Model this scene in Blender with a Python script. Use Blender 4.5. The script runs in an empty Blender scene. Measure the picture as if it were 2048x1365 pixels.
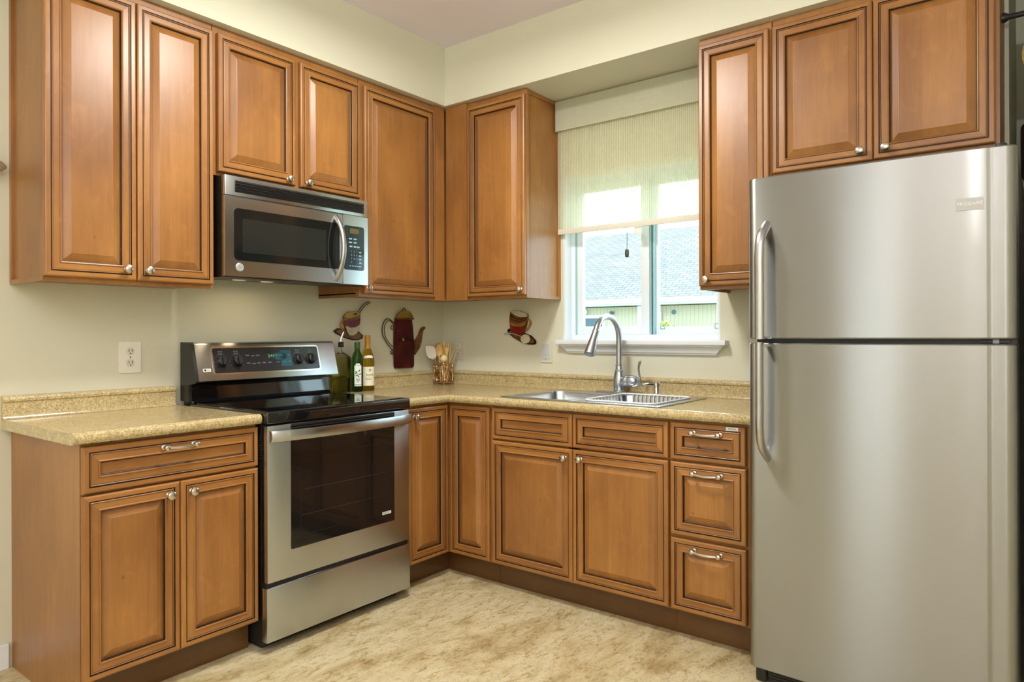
import bpy, bmesh, math, random
from mathutils import Vector, Matrix, Euler
random.seed(7)
S = bpy.context.scene
COL = S.collection

# ------------------------------------------------------------------ camera
def make_camera():
    ya, pi, ro = math.radians(37.97), math.radians(.03), math.radians(-.193)
    F = Vector((-math.sin(ya)*math.cos(pi), math.cos(ya)*math.cos(pi), math.sin(pi)))
    R = Vector((math.cos(ya), math.sin(ya), 0)); U = R.cross(F)
    R, U = math.cos(ro)*R+math.sin(ro)*U, math.cos(ro)*U-math.sin(ro)*R
    c = bpy.data.cameras.new('camera'); o = bpy.data.objects.new('camera', c); COL.objects.link(o)
    o.matrix_world = Matrix(((R.x, U.x, -F.x, 3.013), (R.y, U.y, -F.y, -3.227), (R.z, U.z, -F.z, 1.215), (0, 0, 0, 1)))
    c.sensor_width = 36; c.lens = 1397.56*36/2048
    c.shift_x = (1024-1009.0)/2048; c.shift_y = (668.34-682.5)/2048
    c.clip_start = .02; c.clip_end = 200
    S.camera = o
make_camera()

# ------------------------------------------------------------------ world, lights, exposure
S.view_settings.view_transform = 'Standard'; S.view_settings.look = 'None'
S.view_settings.gamma = 1.0; S.view_settings.use_curve_mapping = False
S.view_settings.exposure = 0.20
W = bpy.data.worlds.new('sky'); S.world = W; W.use_nodes = True
_b = W.node_tree.nodes['Background']; _b.inputs[0].default_value = (.70, .91, 1.0, 1); _b.inputs[1].default_value = 4.7
S.cycles.max_bounces = 10; S.cycles.diffuse_bounces = 5; S.cycles.glossy_bounces = 5
S.cycles.transmission_bounces = 8; S.cycles.transparent_max_bounces = 12
S.cycles.sample_clamp_indirect = 6; S.cycles.caustics_reflective = False; S.cycles.caustics_refractive = False

def area(name, loc, rot, sx, sy, power, color, spread=180, shape='RECTANGLE'):
    l = bpy.data.lights.new(name, 'AREA'); l.shape = shape; l.size = sx; l.size_y = sy
    l.energy = power; l.color = color; l.spread = math.radians(spread)
    o = bpy.data.objects.new(name, l); COL.objects.link(o); o.location = loc; o.rotation_euler = rot
    return o
# flush ceiling lamp over the kitchen floor (its glass is built below), and an added fill light behind the camera
area('kitchen_lamp_light', (1.40, -1.55, 2.70), (0, 0, 0), .36, .36, 36, (1, .97, .91), shape='DISK')
area('ceiling_fill_light', (2.2, -4.3, 2.70), (0, 0, 0), .40, .40, 6, (1, .95, .87), shape='DISK')
# added daylight fill behind the camera; the solid walls have no openings there
area('rear_daylight_fill', (1.75, -5.72, 1.05), (math.radians(90), 0, 0), .8, 2.0, 10, (.84, .94, 1.0))
area('side_daylight_fill', (4.52, -4.6, 1.5), (0, math.radians(90), 0), 1.2, 1.4, 6, (.84, .94, 1.0))
# added uplight behind the camera, bouncing soft fill off the ceiling
area('ceiling_bounce_light', (3.35, -4.35, 1.45), (math.radians(180), 0, 0), .30, .30, 130, (1, .985, .96), shape='DISK')
# two small cooktop lamps under the microwave
for _y in (-1.50, -1.36):
    area('cooktop_lamp_light', (.17, _y, 1.447), (0, 0, 0), .05, .05, .15, (1, .72, .42), shape='DISK')

# ------------------------------------------------------------------ materials
def NT(name):
    m = bpy.data.materials.new(name); m.use_nodes = True
    n = m.node_tree; n.nodes.clear()
    o = n.nodes.new('ShaderNodeOutputMaterial'); p = n.nodes.new('ShaderNodeBsdfPrincipled')
    n.links.new(p.outputs[0], o.inputs[0])
    return m, n, p, o
def nd(n, t, **k):
    x = n.nodes.new(t)
    for a, v in k.items(): setattr(x, a, v)
    return x
def srgb(r, g, b):
    f = lambda c: (c/255/12.92) if c/255 <= .04045 else ((c/255+.055)/1.055)**2.4
    return (f(r), f(g), f(b), 1)
def plain(name, col, rough=.5, metal=0, coat=0, spec=.5, **k):
    m, n, p, o = NT(name)
    p.inputs['Base Color'].default_value = col; p.inputs['Roughness'].default_value = rough
    p.inputs['Metallic'].default_value = metal; p.inputs['Coat Weight'].default_value = coat
    p.inputs['Coat Roughness'].default_value = .08
    p.inputs['Specular IOR Level'].default_value = spec
    for a, v in k.items(): p.inputs[a.replace('_', ' ')].default_value = v
    return m
def coords(n, scale, rnd=True, out='Object'):
    tc = nd(n, 'ShaderNodeTexCoord'); mp = nd(n, 'ShaderNodeMapping'); mp.inputs['Scale'].default_value = scale
    n.links.new(tc.outputs[out], mp.inputs['Vector'])
    if rnd:
        oi = nd(n, 'ShaderNodeObjectInfo'); mu = nd(n, 'ShaderNodeMath', operation='MULTIPLY'); mu.inputs[1].default_value = 37.0
        n.links.new(oi.outputs['Random'], mu.inputs[0]); cb = nd(n, 'ShaderNodeCombineXYZ')
        for i in range(3): n.links.new(mu.outputs[0], cb.inputs[i])
        n.links.new(cb.outputs[0], mp.inputs['Location'])
    return mp.outputs[0]
def noise(n, vec, scale, detail=4, rough=.55, dist=0):
    t = nd(n, 'ShaderNodeTexNoise'); t.inputs['Scale'].default_value = scale; t.inputs['Detail'].default_value = detail
    t.inputs['Roughness'].default_value = rough; t.inputs['Distortion'].default_value = dist
    n.links.new(vec, t.inputs['Vector']); return t.outputs['Fac']
def ramp(n, fac, stops):
    r = nd(n, 'ShaderNodeValToRGB'); e = r.color_ramp.elements
    while len(e) < len(stops): e.new(.5)
    for i, (p, c) in enumerate(stops): e[i].position = p; e[i].color = c
    n.links.new(fac, r.inputs[0]); return r.outputs[0]
def mix(n, a, b, fac, mode='MIX'):
    m = nd(n, 'ShaderNodeMix', data_type='RGBA', blend_type=mode)
    for s, v in ((m.inputs[6], a), (m.inputs[7], b), (m.inputs[0], fac)):
        if hasattr(v, 'default_value'): n.links.new(v, s)
        else: s.default_value = v
    return m.outputs[2]
def bump(n, p, h, strength=.1, dist=.002):
    b = nd(n, 'ShaderNodeBump'); b.inputs['Strength'].default_value = strength; b.inputs['Distance'].default_value = dist
    n.links.new(h, b.inputs['Height']); n.links.new(b.outputs[0], p.inputs['Normal'])

def wood(name, horizontal=False, tint=1.0):
    m, n, p, o = NT(name)
    st = (1, 1, .08) if not horizontal else (.08, 1, 1)
    v = coords(n, st); v2 = coords(n, (1, 1, .45) if not horizontal else (.45, 1, 1))
    big = noise(n, v2, 4.0, 3, .5, .4); grain = noise(n, v, 55, 5, .6, .3); fine = noise(n, v, 240, 2, .5)
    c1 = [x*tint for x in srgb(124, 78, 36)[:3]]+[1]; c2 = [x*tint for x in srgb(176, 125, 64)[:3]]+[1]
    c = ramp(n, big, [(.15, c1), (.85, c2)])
    g = ramp(n, grain, [(.30, (.86, .81, .76, 1)), (.62, (1.05, 1.05, 1.05, 1))])
    c = mix(n, c, g, .75, 'MULTIPLY')
    f = ramp(n, fine, [(.3, (.93, .91, .89, 1)), (.6, (1.03, 1.03, 1.03, 1))])
    c = mix(n, c, f, .5, 'MULTIPLY')
    fg = noise(n, coords(n, (1, 1, .8)), 13, 2, .5, 1.2)
    c = mix(n, c, ramp(n, fg, [(.60, (1, 1, 1, 1)), (.72, (1.16, 1.15, 1.12, 1))]), .8, 'MULTIPLY')
    vo = nd(n, 'ShaderNodeTexVoronoi'); vo.inputs['Scale'].default_value = 7.0; n.links.new(coords(n, (1, 1, .7)), vo.inputs['Vector'])
    c = mix(n, c, ramp(n, vo.outputs['Distance'], [(.012, (.55, .45, .38, 1)), (.05, (1, 1, 1, 1))]), .7, 'MULTIPLY')
    # glued-up staves, each a shade of its own
    tc = nd(n, 'ShaderNodeTexCoord'); sx = nd(n, 'ShaderNodeSeparateXYZ'); n.links.new(tc.outputs['Object'], sx.inputs[0])
    a = nd(n, 'ShaderNodeMath', operation='MULTIPLY_ADD'); a.inputs[1].default_value = 11.0
    oi = nd(n, 'ShaderNodeObjectInfo'); n.links.new(sx.outputs[0 if not horizontal else 2], a.inputs[0]); n.links.new(oi.outputs['Random'], a.inputs[2])
    fl = nd(n, 'ShaderNodeMath', operation='FLOOR'); n.links.new(a.outputs[0], fl.inputs[0])
    wn = nd(n, 'ShaderNodeTexWhiteNoise', noise_dimensions='1D'); n.links.new(fl.outputs[0], wn.inputs['W'])
    s = ramp(n, wn.outputs['Value'], [(0, (.90, .88, .86, 1)), (1, (1.07, 1.07, 1.07, 1))])
    c = mix(n, c, s, .8, 'MULTIPLY')
    n.links.new(c, p.inputs['Base Color'])
    p.inputs['Roughness'].default_value = .36; p.inputs['Coat Weight'].default_value = .22; p.inputs['Coat Roughness'].default_value = .34
    bump(n, p, grain, .04, .001)
    return m
WV, WH = wood('maple_vertical_grain'), wood('maple_horizontal_grain', True)
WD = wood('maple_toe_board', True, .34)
GLZ = plain('dark_glaze', (.022, .010, .005, 1), .45)
WOODS = [WV, WH, GLZ]

def paint(name, col, sc=240, rough=.55):
    m, n, p, o = NT(name)
    v = coords(n, (1, 1, 1), False); h = noise(n, v, sc, 3)
    w = noise(n, v, 1.3, 2)
    c = ramp(n, w, [(.3, [x*.97 for x in col[:3]]+[1]), (.7, [min(1, x*1.02) for x in col[:3]]+[1])])
    n.links.new(c, p.inputs['Base Color']); p.inputs['Roughness'].default_value = rough
    p.inputs['Specular IOR Level'].default_value = .3
    bump(n, p, h, .05, .001); return m
PAINT = paint('cream_wall_paint', srgb(214, 214, 194))
CEIL = paint('pale_ceiling_paint', srgb(232, 224, 236))
TRIM = plain('white_trim_paint', srgb(230, 236, 242), .35)
VINYLW = plain('white_window_vinyl', srgb(226, 238, 244), .3)
TEAL = plain('teal_shading', srgb(150, 190, 196), .4)

def floor_mat():
    m, n, p, o = NT('mottled_vinyl_floor')
    tc = nd(n, 'ShaderNodeTexCoord'); mp = nd(n, 'ShaderNodeMapping')
    mp.inputs['Rotation'].default_value = (0, 0, math.radians(12)); mp.inputs['Scale'].default_value = (2.1, .95, 1)
    n.links.new(tc.outputs['Object'], mp.inputs[0]); v = mp.outputs[0]
    a = noise(n, v, 2.6, 9, .68, .5); b = noise(n, v, 10.0, 12, .80, .4); d = noise(n, v, 26, 8, .75, .3); e = noise(n, v, 4.2, 12, .74, .9)
    c = ramp(n, a, [(.34, srgb(172, 152, 108)), (.46, srgb(198, 184, 142)), (.58, srgb(212, 201, 164)), (.70, srgb(190, 176, 134))])
    c = mix(n, c, ramp(n, b, [(.34, srgb(146, 126, 90)), (.41, srgb(212, 197, 160)), (.48, (1, 1, 1, 1))]), .75, 'MULTIPLY')
    c = mix(n, c, ramp(n, d, [(.34, srgb(140, 122, 88)), (.47, (1, 1, 1, 1))]), .5, 'MULTIPLY')
    ve = nd(n, 'ShaderNodeMath', operation='SUBTRACT'); ve.inputs[1].default_value = .5; n.links.new(e, ve.inputs[0])
    ab = nd(n, 'ShaderNodeMath', operation='ABSOLUTE'); n.links.new(ve.outputs[0], ab.inputs[0])
    c = mix(n, c, ramp(n, ab.outputs[0], [(0, srgb(132, 114, 78)), (.010, (1, 1, 1, 1))]), .45, 'MULTIPLY')
    n.links.new(c, p.inputs['Base Color']); p.inputs['Roughness'].default_value = .42; p.inputs['Specular IOR Level'].default_value = .35
    bump(n, p, b, .08, .002); return m
FLOOR = floor_mat()
def counter_mat():
    m, n, p, o = NT('speckled_laminate')
    v = coords(n, (1, 1, 1), False)
    a = noise(n, v, 170, 5, .7); b = noise(n, v, 30, 5, .65, .6)
    c = ramp(n, a, [(.30, srgb(126, 106, 70)), (.43, srgb(172, 154, 110)), (.55, srgb(198, 182, 138)), (.70, srgb(218, 206, 168))])
    c = mix(n, c, ramp(n, b, [(.34, (.84, .81, .76, 1)), (.60, (1.05, 1.05, 1.05, 1))]), .8, 'MULTIPLY')
    n.links.new(c, p.inputs['Base Color']); p.inputs['Roughness'].default_value = .17
    return m
COUNTER = counter_mat()
def steel(name, col, rough, aniso=.75):
    m, n, p, o = NT(name)
    p.inputs['Metallic'].default_value = 1; p.inputs['Base Color'].default_value = col
    v = coords(n, (5, 5, 900), False); g = noise(n, v, 1.0, 2)
    r = nd(n, 'ShaderNodeMapRange'); r.inputs[3].default_value = rough-.015; r.inputs[4].default_value = rough+.02
    n.links.new(g, r.inputs[0]); n.links.new(r.outputs[0], p.inputs['Roughness'])
    p.inputs['Anisotropic'].default_value = aniso
    t = nd(n, 'ShaderNodeCombineXYZ'); t.inputs[2].default_value = 1; n.links.new(t.outputs[0], p.inputs['Tangent'])
    return m
STEEL = steel('brushed_steel', srgb(160, 162, 161), .29, .95)
STEELR = steel('brushed_range_steel', srgb(198, 204, 210), .26, .95)
NICKEL = plain('satin_nickel', srgb(205, 200, 190), .24, 1)
CHROME = plain('polished_steel', srgb(220, 222, 224), .12, 1)
SINKM = plain('sink_steel', srgb(205, 211, 218), .24, 1)
FAUC = plain('brushed_nickel', srgb(188, 194, 200), .30, 1)
HSTEEL = plain('handle_steel', srgb(186, 186, 186), .30, 1)
BLK = plain('black_enamel', (.006, .006, .007, 1), .05, spec=1.0)
BLKG = plain('black_glass', (.004, .004, .005, 1), .04, spec=.8)
OVENG = plain('oven_glass', (.009, .008, .008, 1), .06)
MWG = plain('microwave_glass', (.006, .008, .008, 1), .08)
BLKP = plain('black_plastic', (.012, .012, .012, 1), .4)
DGREY = plain('dark_grey_panel', (.018, .020, .024, 1), .16)
FBODY = plain('black_fridge_side', (.010, .010, .010, 1), .5)
PLATE = plain('white_plastic', srgb(232, 230, 220), .35)
PLATE2 = plain('ivory_plastic', srgb(214, 212, 196), .4)
SLOT = plain('dark_slot', (.02, .018, .015, 1), .6)
GREYT = plain('printed_grey', srgb(150, 160, 165), .5)
WHITET = plain('printed_white', srgb(226, 230, 232), .5)
INK = plain('printed_ink', srgb(70, 66, 60), .6)
SILVER = plain('silver_badge', srgb(216, 216, 212), .28, .8)
LEDG = plain('green_display', (.02, .05, .02, 1), .4, Emission_Color=(.25, .9, .35, 1), Emission_Strength=.5)
AMBER = plain('amber_display', srgb(98, 82, 40), .3)
LAMP = plain('lamp_glass', (.9, .85, .75, 1), .4, Emission_Color=(1, .82, .6, 1), Emission_Strength=1.6)
LAMPS = plain('small_lamp_glass', (.7, .6, .5, 1), .4, Emission_Color=(1, .75, .5, 1), Emission_Strength=.35)
WIRE = plain('white_coated_wire', srgb(236, 238, 240), .35)
COPPER = plain('copper_wire', srgb(226, 184, 140), .22, 1)
BAMBOO = plain('pale_bamboo', srgb(214, 178, 108), .5)
BEECH = plain('brown_wood', srgb(150, 104, 52), .5)
SILIC = plain('white_silicone', srgb(236, 230, 218), .5)
CREAMW = plain('cream_wood', srgb(232, 218, 164), .5)
REDP = plain('red_paint', srgb(206, 84, 44), .5)
GLASSP = plain('window_pane_glass', (1, 1, 1, 1), .0, Transmission_Weight=1, IOR=1.0)

def pane():
    m, n, p, o = NT('window_glass'); n.nodes.remove(p)
    t = nd(n, 'ShaderNodeBsdfTransparent'); t.inputs[0].default_value = (.97, .99, .99, 1)
    g = nd(n, 'ShaderNodeBsdfGlossy'); g.inputs['Roughness'].default_value = .02
    x = nd(n, 'ShaderNodeMixShader'); x.inputs[0].default_value = .04
    n.links.new(t.outputs[0], x.inputs[1]); n.links.new(g.outputs[0], x.inputs[2])
    n.links.new(x.outputs[0], o.inputs[0]); return m
PANE = pane()
def shade_mat(name, op):
    m, n, p, o = NT(name); n.nodes.remove(p)
    v = coords(n, (1, 1, 1), False)
    sx = nd(n, 'ShaderNodeSeparateXYZ'); n.links.new(v, sx.inputs[0])
    s1 = nd(n, 'ShaderNodeMath', operation='MULTIPLY'); s1.inputs[1].default_value = 620; n.links.new(sx.outputs[0], s1.inputs[0])
    s2 = nd(n, 'ShaderNodeMath', operation='SINE'); n.links.new(s1.outputs[0], s2.inputs[0])
    hn = noise(n, coords(n, (6, 6, 160), False), 3, 3)
    col = ramp(n, hn, [(.3, srgb(230, 230, 212)), (.7, srgb(242, 242, 228))])
    st = nd(n, 'ShaderNodeMapRange'); st.inputs[1].default_value = -1; st.inputs[2].default_value = 1; st.inputs[3].default_value = .0; st.inputs[4].default_value = 1
    n.links.new(s2.outputs[0], st.inputs[0])
    col = mix(n, col, (.92, .92, .89, 1), st.outputs[0], 'MULTIPLY')
    d = nd(n, 'ShaderNodeBsdfDiffuse'); tl = nd(n, 'ShaderNodeBsdfTranslucent'); tr = nd(n, 'ShaderNodeBsdfTransparent')
    n.links.new(col, d.inputs[0]); n.links.new(col, tl.inputs[0]); tr.inputs[0].default_value = (1, 1, .96, 1)
    x1 = nd(n, 'ShaderNodeMixShader'); x1.inputs[0].default_value = .6; n.links.new(d.outputs[0], x1.inputs[1]); n.links.new(tl.outputs[0], x1.inputs[2])
    x2 = nd(n, 'ShaderNodeMixShader'); r = nd(n, 'ShaderNodeMapRange'); r.inputs[1].default_value = -1; r.inputs[2].default_value = 1
    r.inputs[3].default_value = op*.5; r.inputs[4].default_value = op*1.5; n.links.new(s2.outputs[0], r.inputs[0])
    n.links.new(r.outputs[0], x2.inputs[0]); n.links.new(x1.outputs[0], x2.inputs[1]); n.links.new(tr.outputs[0], x2.inputs[2])
    n.links.new(x2.outputs[0], o.inputs[0]); return m
SHADE = shade_mat('woven_shade_fabric', .42); VALANCE = shade_mat('woven_valance_fabric', .0)
HEM = plain('hem_bar_fabric', srgb(218, 216, 202), .7)

def glassm(name, col, rough=.03, ior=1.45):
    return plain(name, col, rough, 0, Transmission_Weight=1, IOR=ior)
CLEAR = glassm('clear_bottle_glass', (.97, .99, .95, 1), .02, 1.12)
OIL = glassm('olive_oil', srgb(240, 238, 150), .0, 1.06)
GREENG = glassm('green_bottle_glass', srgb(84, 150, 66), .05, 1.25)
WINEG = glassm('amber_wine_glass', srgb(224, 192, 60), .04, 1.22)
FOIL = plain('ochre_foil', srgb(196, 136, 40), .4)
LABELP = plain('cream_label_paper', srgb(236, 234, 210), .6)
LABELW = plain('white_label_paper', srgb(232, 238, 236), .55)
LEAFG = plain('printed_leaf_green', srgb(62, 128, 60), .6)

def hammered(name, c1, c2, rough=.35, metal=.4):
    m, n, p, o = NT(name); v = coords(n, (1, 1, 1), False)
    a = noise(n, v, 90, 3); b = noise(n, v, 14, 3)
    n.links.new(ramp(n, b, [(.35, c1), (.65, c2)]), p.inputs['Base Color'])
    p.inputs['Roughness'].default_value = rough; p.inputs['Metallic'].default_value = metal
    bump(n, p, a, .5, .004); return m
MAROON = hammered('hammered_maroon', srgb(84, 22, 26), srgb(118, 36, 36), .3)
GOLDP = hammered('aged_gold', srgb(140, 112, 32), srgb(176, 146, 60))
BROWNP = hammered('painted_brown', srgb(96, 58, 34), srgb(136, 88, 52))
CREAMP = hammered('painted_cream', srgb(170, 168, 142), srgb(206, 200, 172), .5, 0)
DREDP = hammered('painted_red', srgb(120, 26, 18), srgb(150, 40, 22))
OCHREP = hammered('painted_ochre', srgb(150, 100, 34), srgb(184, 130, 58))
WIREG = plain('grey_wire', srgb(104, 100, 84), .35, .8)
DARKE = plain('dark_metal_edge', srgb(40, 26, 18), .45, .5)

# ------------------------------------------------------------------ mesh helpers: every point is (a, d, z) = along the wall, out from the wall, up
def nb(): return bmesh.new()
def V(bm, a, d, z): return bm.verts.new((a, -d, z))
def box(bm, a0, a1, d0, d1, z0, z1, mi=0, bev=0, seg=2):
    v = [V(bm, a, d, z) for z in (z0, z1) for d in (d0, d1) for a in (a0, a1)]
    fs = [bm.faces.new([v[i] for i in q]) for q in ((0, 1, 3, 2), (4, 6, 7, 5), (0, 4, 5, 1), (2, 3, 7, 6), (0, 2, 6, 4), (1, 5, 7, 3))]
    for f in fs: f.material_index = mi
    if bev:
        es = {e for f in fs for e in f.edges}
        r = bmesh.ops.bevel(bm, geom=list(es), offset=bev, segments=seg, affect='EDGES', profile=.6)
        for f in r['faces']: f.material_index = mi
def loft(bm, loops, mi=0, cap0=True, cap1=True, closed=True):
    vs = [[V(bm, *p) for p in L] for L in loops]; n = len(vs[0])
    for A, B in zip(vs, vs[1:]):
        for i in range(n if closed else n-1):
            j = (i+1) % n; bm.faces.new((A[i], A[j], B[j], B[i])).material_index = mi
    if cap0: bm.faces.new(vs[0]).material_index = mi
    if cap1: bm.faces.new(vs[-1]).material_index = mi
    return vs
def prism(bm, outline, d0, d1, mi=0, edge=0):
    """outline in (a, z), extruded from d0 to d1; edge rounds the front a little"""
    L = [[(a, d0, z) for a, z in outline]]
    if edge:
        ca = sum(p[0] for p in outline)/len(outline); cz = sum(p[1] for p in outline)/len(outline)
        L += [[(a, d1-edge, z) for a, z in outline], [(a+(ca-a)*edge*4, d1, z+(cz-z)*edge*4) for a, z in outline]]
    else: L += [[(a, d1, z) for a, z in outline]]
    loft(bm, L, mi)
def basis(ax):
    ax = Vector(ax).normalized(); h = Vector((0, 0, 1)) if abs(ax.z) < .9 else Vector((1, 0, 0))
    u = ax.cross(h).normalized(); return ax, u, ax.cross(u)
def lathe(bm, org, axis, prof, n=24, mi=0, caps=True):
    """prof: (radius, distance along axis); org and axis in (a, d, z)"""
    ax, u, w = basis(axis); o = Vector(org); L = []
    for r, t in prof:
        L.append([tuple(o+ax*t+(u*math.cos(2*math.pi*i/n)+w*math.sin(2*math.pi*i/n))*max(r, 1e-5)) for i in range(n)])
    loft(bm, L, mi, caps, caps)
def smooth_path(pts, k=6):
    P = [Vector(p) for p in pts]; out = []
    for i in range(len(P)-1):
        a, b, c, d = P[max(i-1, 0)], P[i], P[i+1], P[min(i+2, len(P)-1)]
        for s in range(k):
            t = s/k; out.append(.5*((2*b)+(c-a)*t+(2*a-5*b+4*c-d)*t*t+(3*b-a-3*c+d)*t**3))
    return out+[P[-1]]
def tube(bm, pts, r, n=10, mi=0, closed=False, caps=True, k=0, flat=1.0):
    P = smooth_path(pts, k) if k else [Vector(p) for p in pts]
    m = len(P); R = r if isinstance(r, (list, tuple)) else None
    L = []; prev = None
    for i in range(m):
        if closed: t = P[(i+1) % m]-P[i-1]
        else: t = P[min(i+1, m-1)]-P[max(i-1, 0)]
        t.normalize()
        if prev is None: _, u, w = basis(t)
        else:
            u = (prev-t*prev.dot(t)).normalized(); w = t.cross(u)
        prev = u
        if R: f = i/(m-1)*(len(R)-1); j = min(int(f), len(R)-2); rr = R[j]+(R[j+1]-R[j])*(f-j)
        else: rr = r
        L.append([tuple(P[i]+u*rr*math.cos(2*math.pi*q/n)+w*rr*flat*math.sin(2*math.pi*q/n)) for q in range(n)])
    if closed: L.append(L[0])
    loft(bm, L, mi, caps and not closed, caps and not closed)
def rrect(a0, a1, b0, b1, r, n=6):
    out = []
    for cx, cy, s in ((a1-r, b1-r, 0), (a0+r, b1-r, 90), (a0+r, b0+r, 180), (a1-r, b0+r, 270)):
        for i in range(n+1):
            t = math.radians(s+90*i/n); out.append((cx+r*math.cos(t), cy+r*math.sin(t)))
    return out
def ell(ca, cz, ra, rz, n=24): return [(ca+ra*math.cos(2*math.pi*i/n), cz+rz*math.sin(2*math.pi*i/n)) for i in range(n)]
def text_mesh(bm, s, fn, size, mi=0, ext=.0006, width=None):
    """text standing in the a-z plane, centred; fn maps (x, y, depth) to (a, d, z)"""
    c = bpy.data.curves.new('t', 'FONT'); c.body = s; c.size = size; c.align_x = 'CENTER'; c.align_y = 'CENTER'; c.extrude = ext; c.resolution_u = 3
    o = bpy.data.objects.new('t', c); COL.objects.link(o)
    bpy.context.view_layer.update()
    me = bpy.data.meshes.new_from_object(o.evaluated_get(bpy.context.evaluated_depsgraph_get()))
    xs = [v.co.x for v in me.vertices] or [0]
    k = width/(max(xs)-min(xs)) if width else 1
    vs = [V(bm, *fn(v.co.x*k, v.co.y, v.co.z+ext)) for v in me.vertices]
    for p in me.polygons:
        try: bm.faces.new([vs[i] for i in p.vertices]).material_index = mi
        except ValueError: pass
    bpy.data.objects.remove(o); bpy.data.curves.remove(c); bpy.data.meshes.remove(me)

# frames: 'K' = window wall (a = x, d = -y); 'R' = range wall (a = y, d = x)
ROT = {'K': 0.0, 'R': math.pi/2}
def wpt(fr, a, d, z): return (a, -d, z) if fr == 'K' else (d, a, z)
def mesh_obj(name, bm, mats, base, smooth=None):
    bmesh.ops.translate(bm, verts=bm.verts, vec=-Vector((base[0], -base[1], base[2])))
    bmesh.ops.recalc_face_normals(bm, faces=bm.faces)
    me = bpy.data.meshes.new(name); bm.to_mesh(me); bm.free()
    for m in (mats if isinstance(mats, (list, tuple)) else [mats]): me.materials.append(m)
    if smooth:
        for p in me.polygons: p.use_smooth = True
        me.set_sharp_from_angle(angle=math.radians(smooth))
    o = bpy.data.objects.new(name, me); COL.objects.link(o); return o
def tag(o, label, cat, group=None, kind=None):
    if label: o['label'] = label
    if cat: o['category'] = cat
    if group: o['group'] = group
    if kind: o['kind'] = kind
class Thing:
    def __init__(s, name, label, cat, fr, base, group=None, kind=None):
        s.fr, s.base = fr, base
        s.o = bpy.data.objects.new(name, None); COL.objects.link(s.o); s.o.empty_display_size = .05
        s.o.location = wpt(fr, *base); s.o.rotation_euler = (0, 0, ROT[fr]); tag(s.o, label, cat, group, kind)
    def part(s, name, bm, mats, parent=None, label=None, smooth=35):
        o = mesh_obj(name, bm, mats, s.base, smooth); o.parent = parent or s.o
        if label: o['label'] = label
        return o
def single(name, label, cat, fr, base, bm, mats, group=None, kind=None, smooth=35):
    o = mesh_obj(name, bm, mats, base, smooth); o.location = wpt(fr, *base); o.rotation_euler = (0, 0, ROT[fr])
    tag(o, label, cat, group, kind); return o
def struct(name, bm, mats, fr='K', base=(0, 0, 0), smooth=None, label=None):
    return single(name, label, None, fr, base, bm, mats, kind='structure', smooth=smooth)

# ------------------------------------------------------------------ room shell
CH = 2.808
b = nb(); box(b, -.15, 4.75, -.95, 6.0, -.06, 0); struct('floor', b, FLOOR)
b = nb(); box(b, -.15, 4.75, -.15, 6.0, CH, CH+.06); box(b, 2.74, 3.3, -.95, -.15, CH, CH+.06); struct('ceiling', b, CEIL)
b = nb(); box(b, -5.8, .15, -.15, 0, 0, CH); struct('wall_left', b, PAINT, 'R')
WX0, WX1, WZ0, WZ1 = .907, 1.786, 1.184, 2.06
b = nb()
box(b, 0, WX0, -.15, 0, 0, CH); box(b, WX1, 2.895, -.15, 0, 0, CH); box(b, 2.745, 2.895, -.75, -.15, 0, CH); box(b, 2.745, 3.14, -.90, -.75, 0, CH); box(b, WX0, WX1, -.15, 0, 0, WZ0); box(b, WX0, WX1, -.15, 0, WZ1, CH)  # recess past the fridge set deep so that it stays dark
struct('wall_back', b, PAINT)
b = nb(); box(b, 3.14, 4.6, -.90, .86, 0, CH); struct('wall_light_block', b, PAINT)  # unseen block, added to keep light out of the fridge recess
b = nb(); box(b, 4.6, 4.75, -.15, 5.8, 0, CH); struct('wall_far_right', b, PAINT)
b = nb(); box(b, -.15, 4.75, 5.8, 5.95, 0, CH); struct('wall_front', b, PAINT)
SD, SZ = .364, 2.486
b = nb()
lo = [(0, 0), (3.14, 0), (3.14, SD), (SD, SD), (SD, 5.8), (0, 5.8)]
lo = [(a if a != 3.14 else 2.895, d) for a, d in lo]
loft(b, [[(a, d, SZ) for a, d in lo], [(a, d, CH) for a, d in lo]]); struct('trim_1', b, PAINT, label='cream soffit above the wall cabinets')
b = nb(); box(b, -5.8, -2.33, 0, .014, 0, .09, bev=.003); struct('baseboard_left', b, TRIM, 'R')

# ------------------------------------------------------------------ window with sill, sashes and panes
win = Thing('window_1', None, None, 'K', (1.345, 0, WZ0), kind='structure')
b = nb()
box(b, WX0, WX0+.012, -.135, 0, WZ0, WZ1); box(b, WX1-.008, WX1, -.135, 0, WZ0, WZ1); box(b, WX0, WX1, -.135, 0, WZ1-.012, WZ1)
win.part('jamb_lining', b, TRIM)
b = nb()
z0, z1 = WZ0+.001, WZ1-.012; a0, a1 = WX0+.012, WX1-.008
def ring4(bm, a0, a1, z0, z1, w, d0, d1, wl=None, wr=None, wb=None, wt=None, mi=0):
    wl, wr, wb, wt = (x if x is not None else w for x in (wl, wr, wb, wt))
    box(bm, a0, a0+wl, d0, d1, z0, z1, mi, .002); box(bm, a1-wr, a1, d0, d1, z0, z1, mi, .002)
    box(bm, a0+wl, a1-wr, d0, d1, z0, z0+wb, mi, .002); box(bm, a0+wl, a1-wr, d0, d1, z1-wt, z1, mi, .002)
ring4(b, a0, a1, z0, z1, .026, -.132, -.062)
win.part('window_frame', b, VINYLW)
f0, f1, g0, g1 = a0+.026, a1-.026, z0+.026, z1-.026
b = nb(); ring4(b, f0, 1.389, g0, g1, .034, -.092, -.066, wl=.046, wr=.046, wb=.045); sl = win.part('sash', b, VINYLW)
b = nb(); box(b, f0+.040, 1.350, -.082, -.078, g0+.04, g1-.03); win.part('pane', b, PANE, sl)
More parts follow.
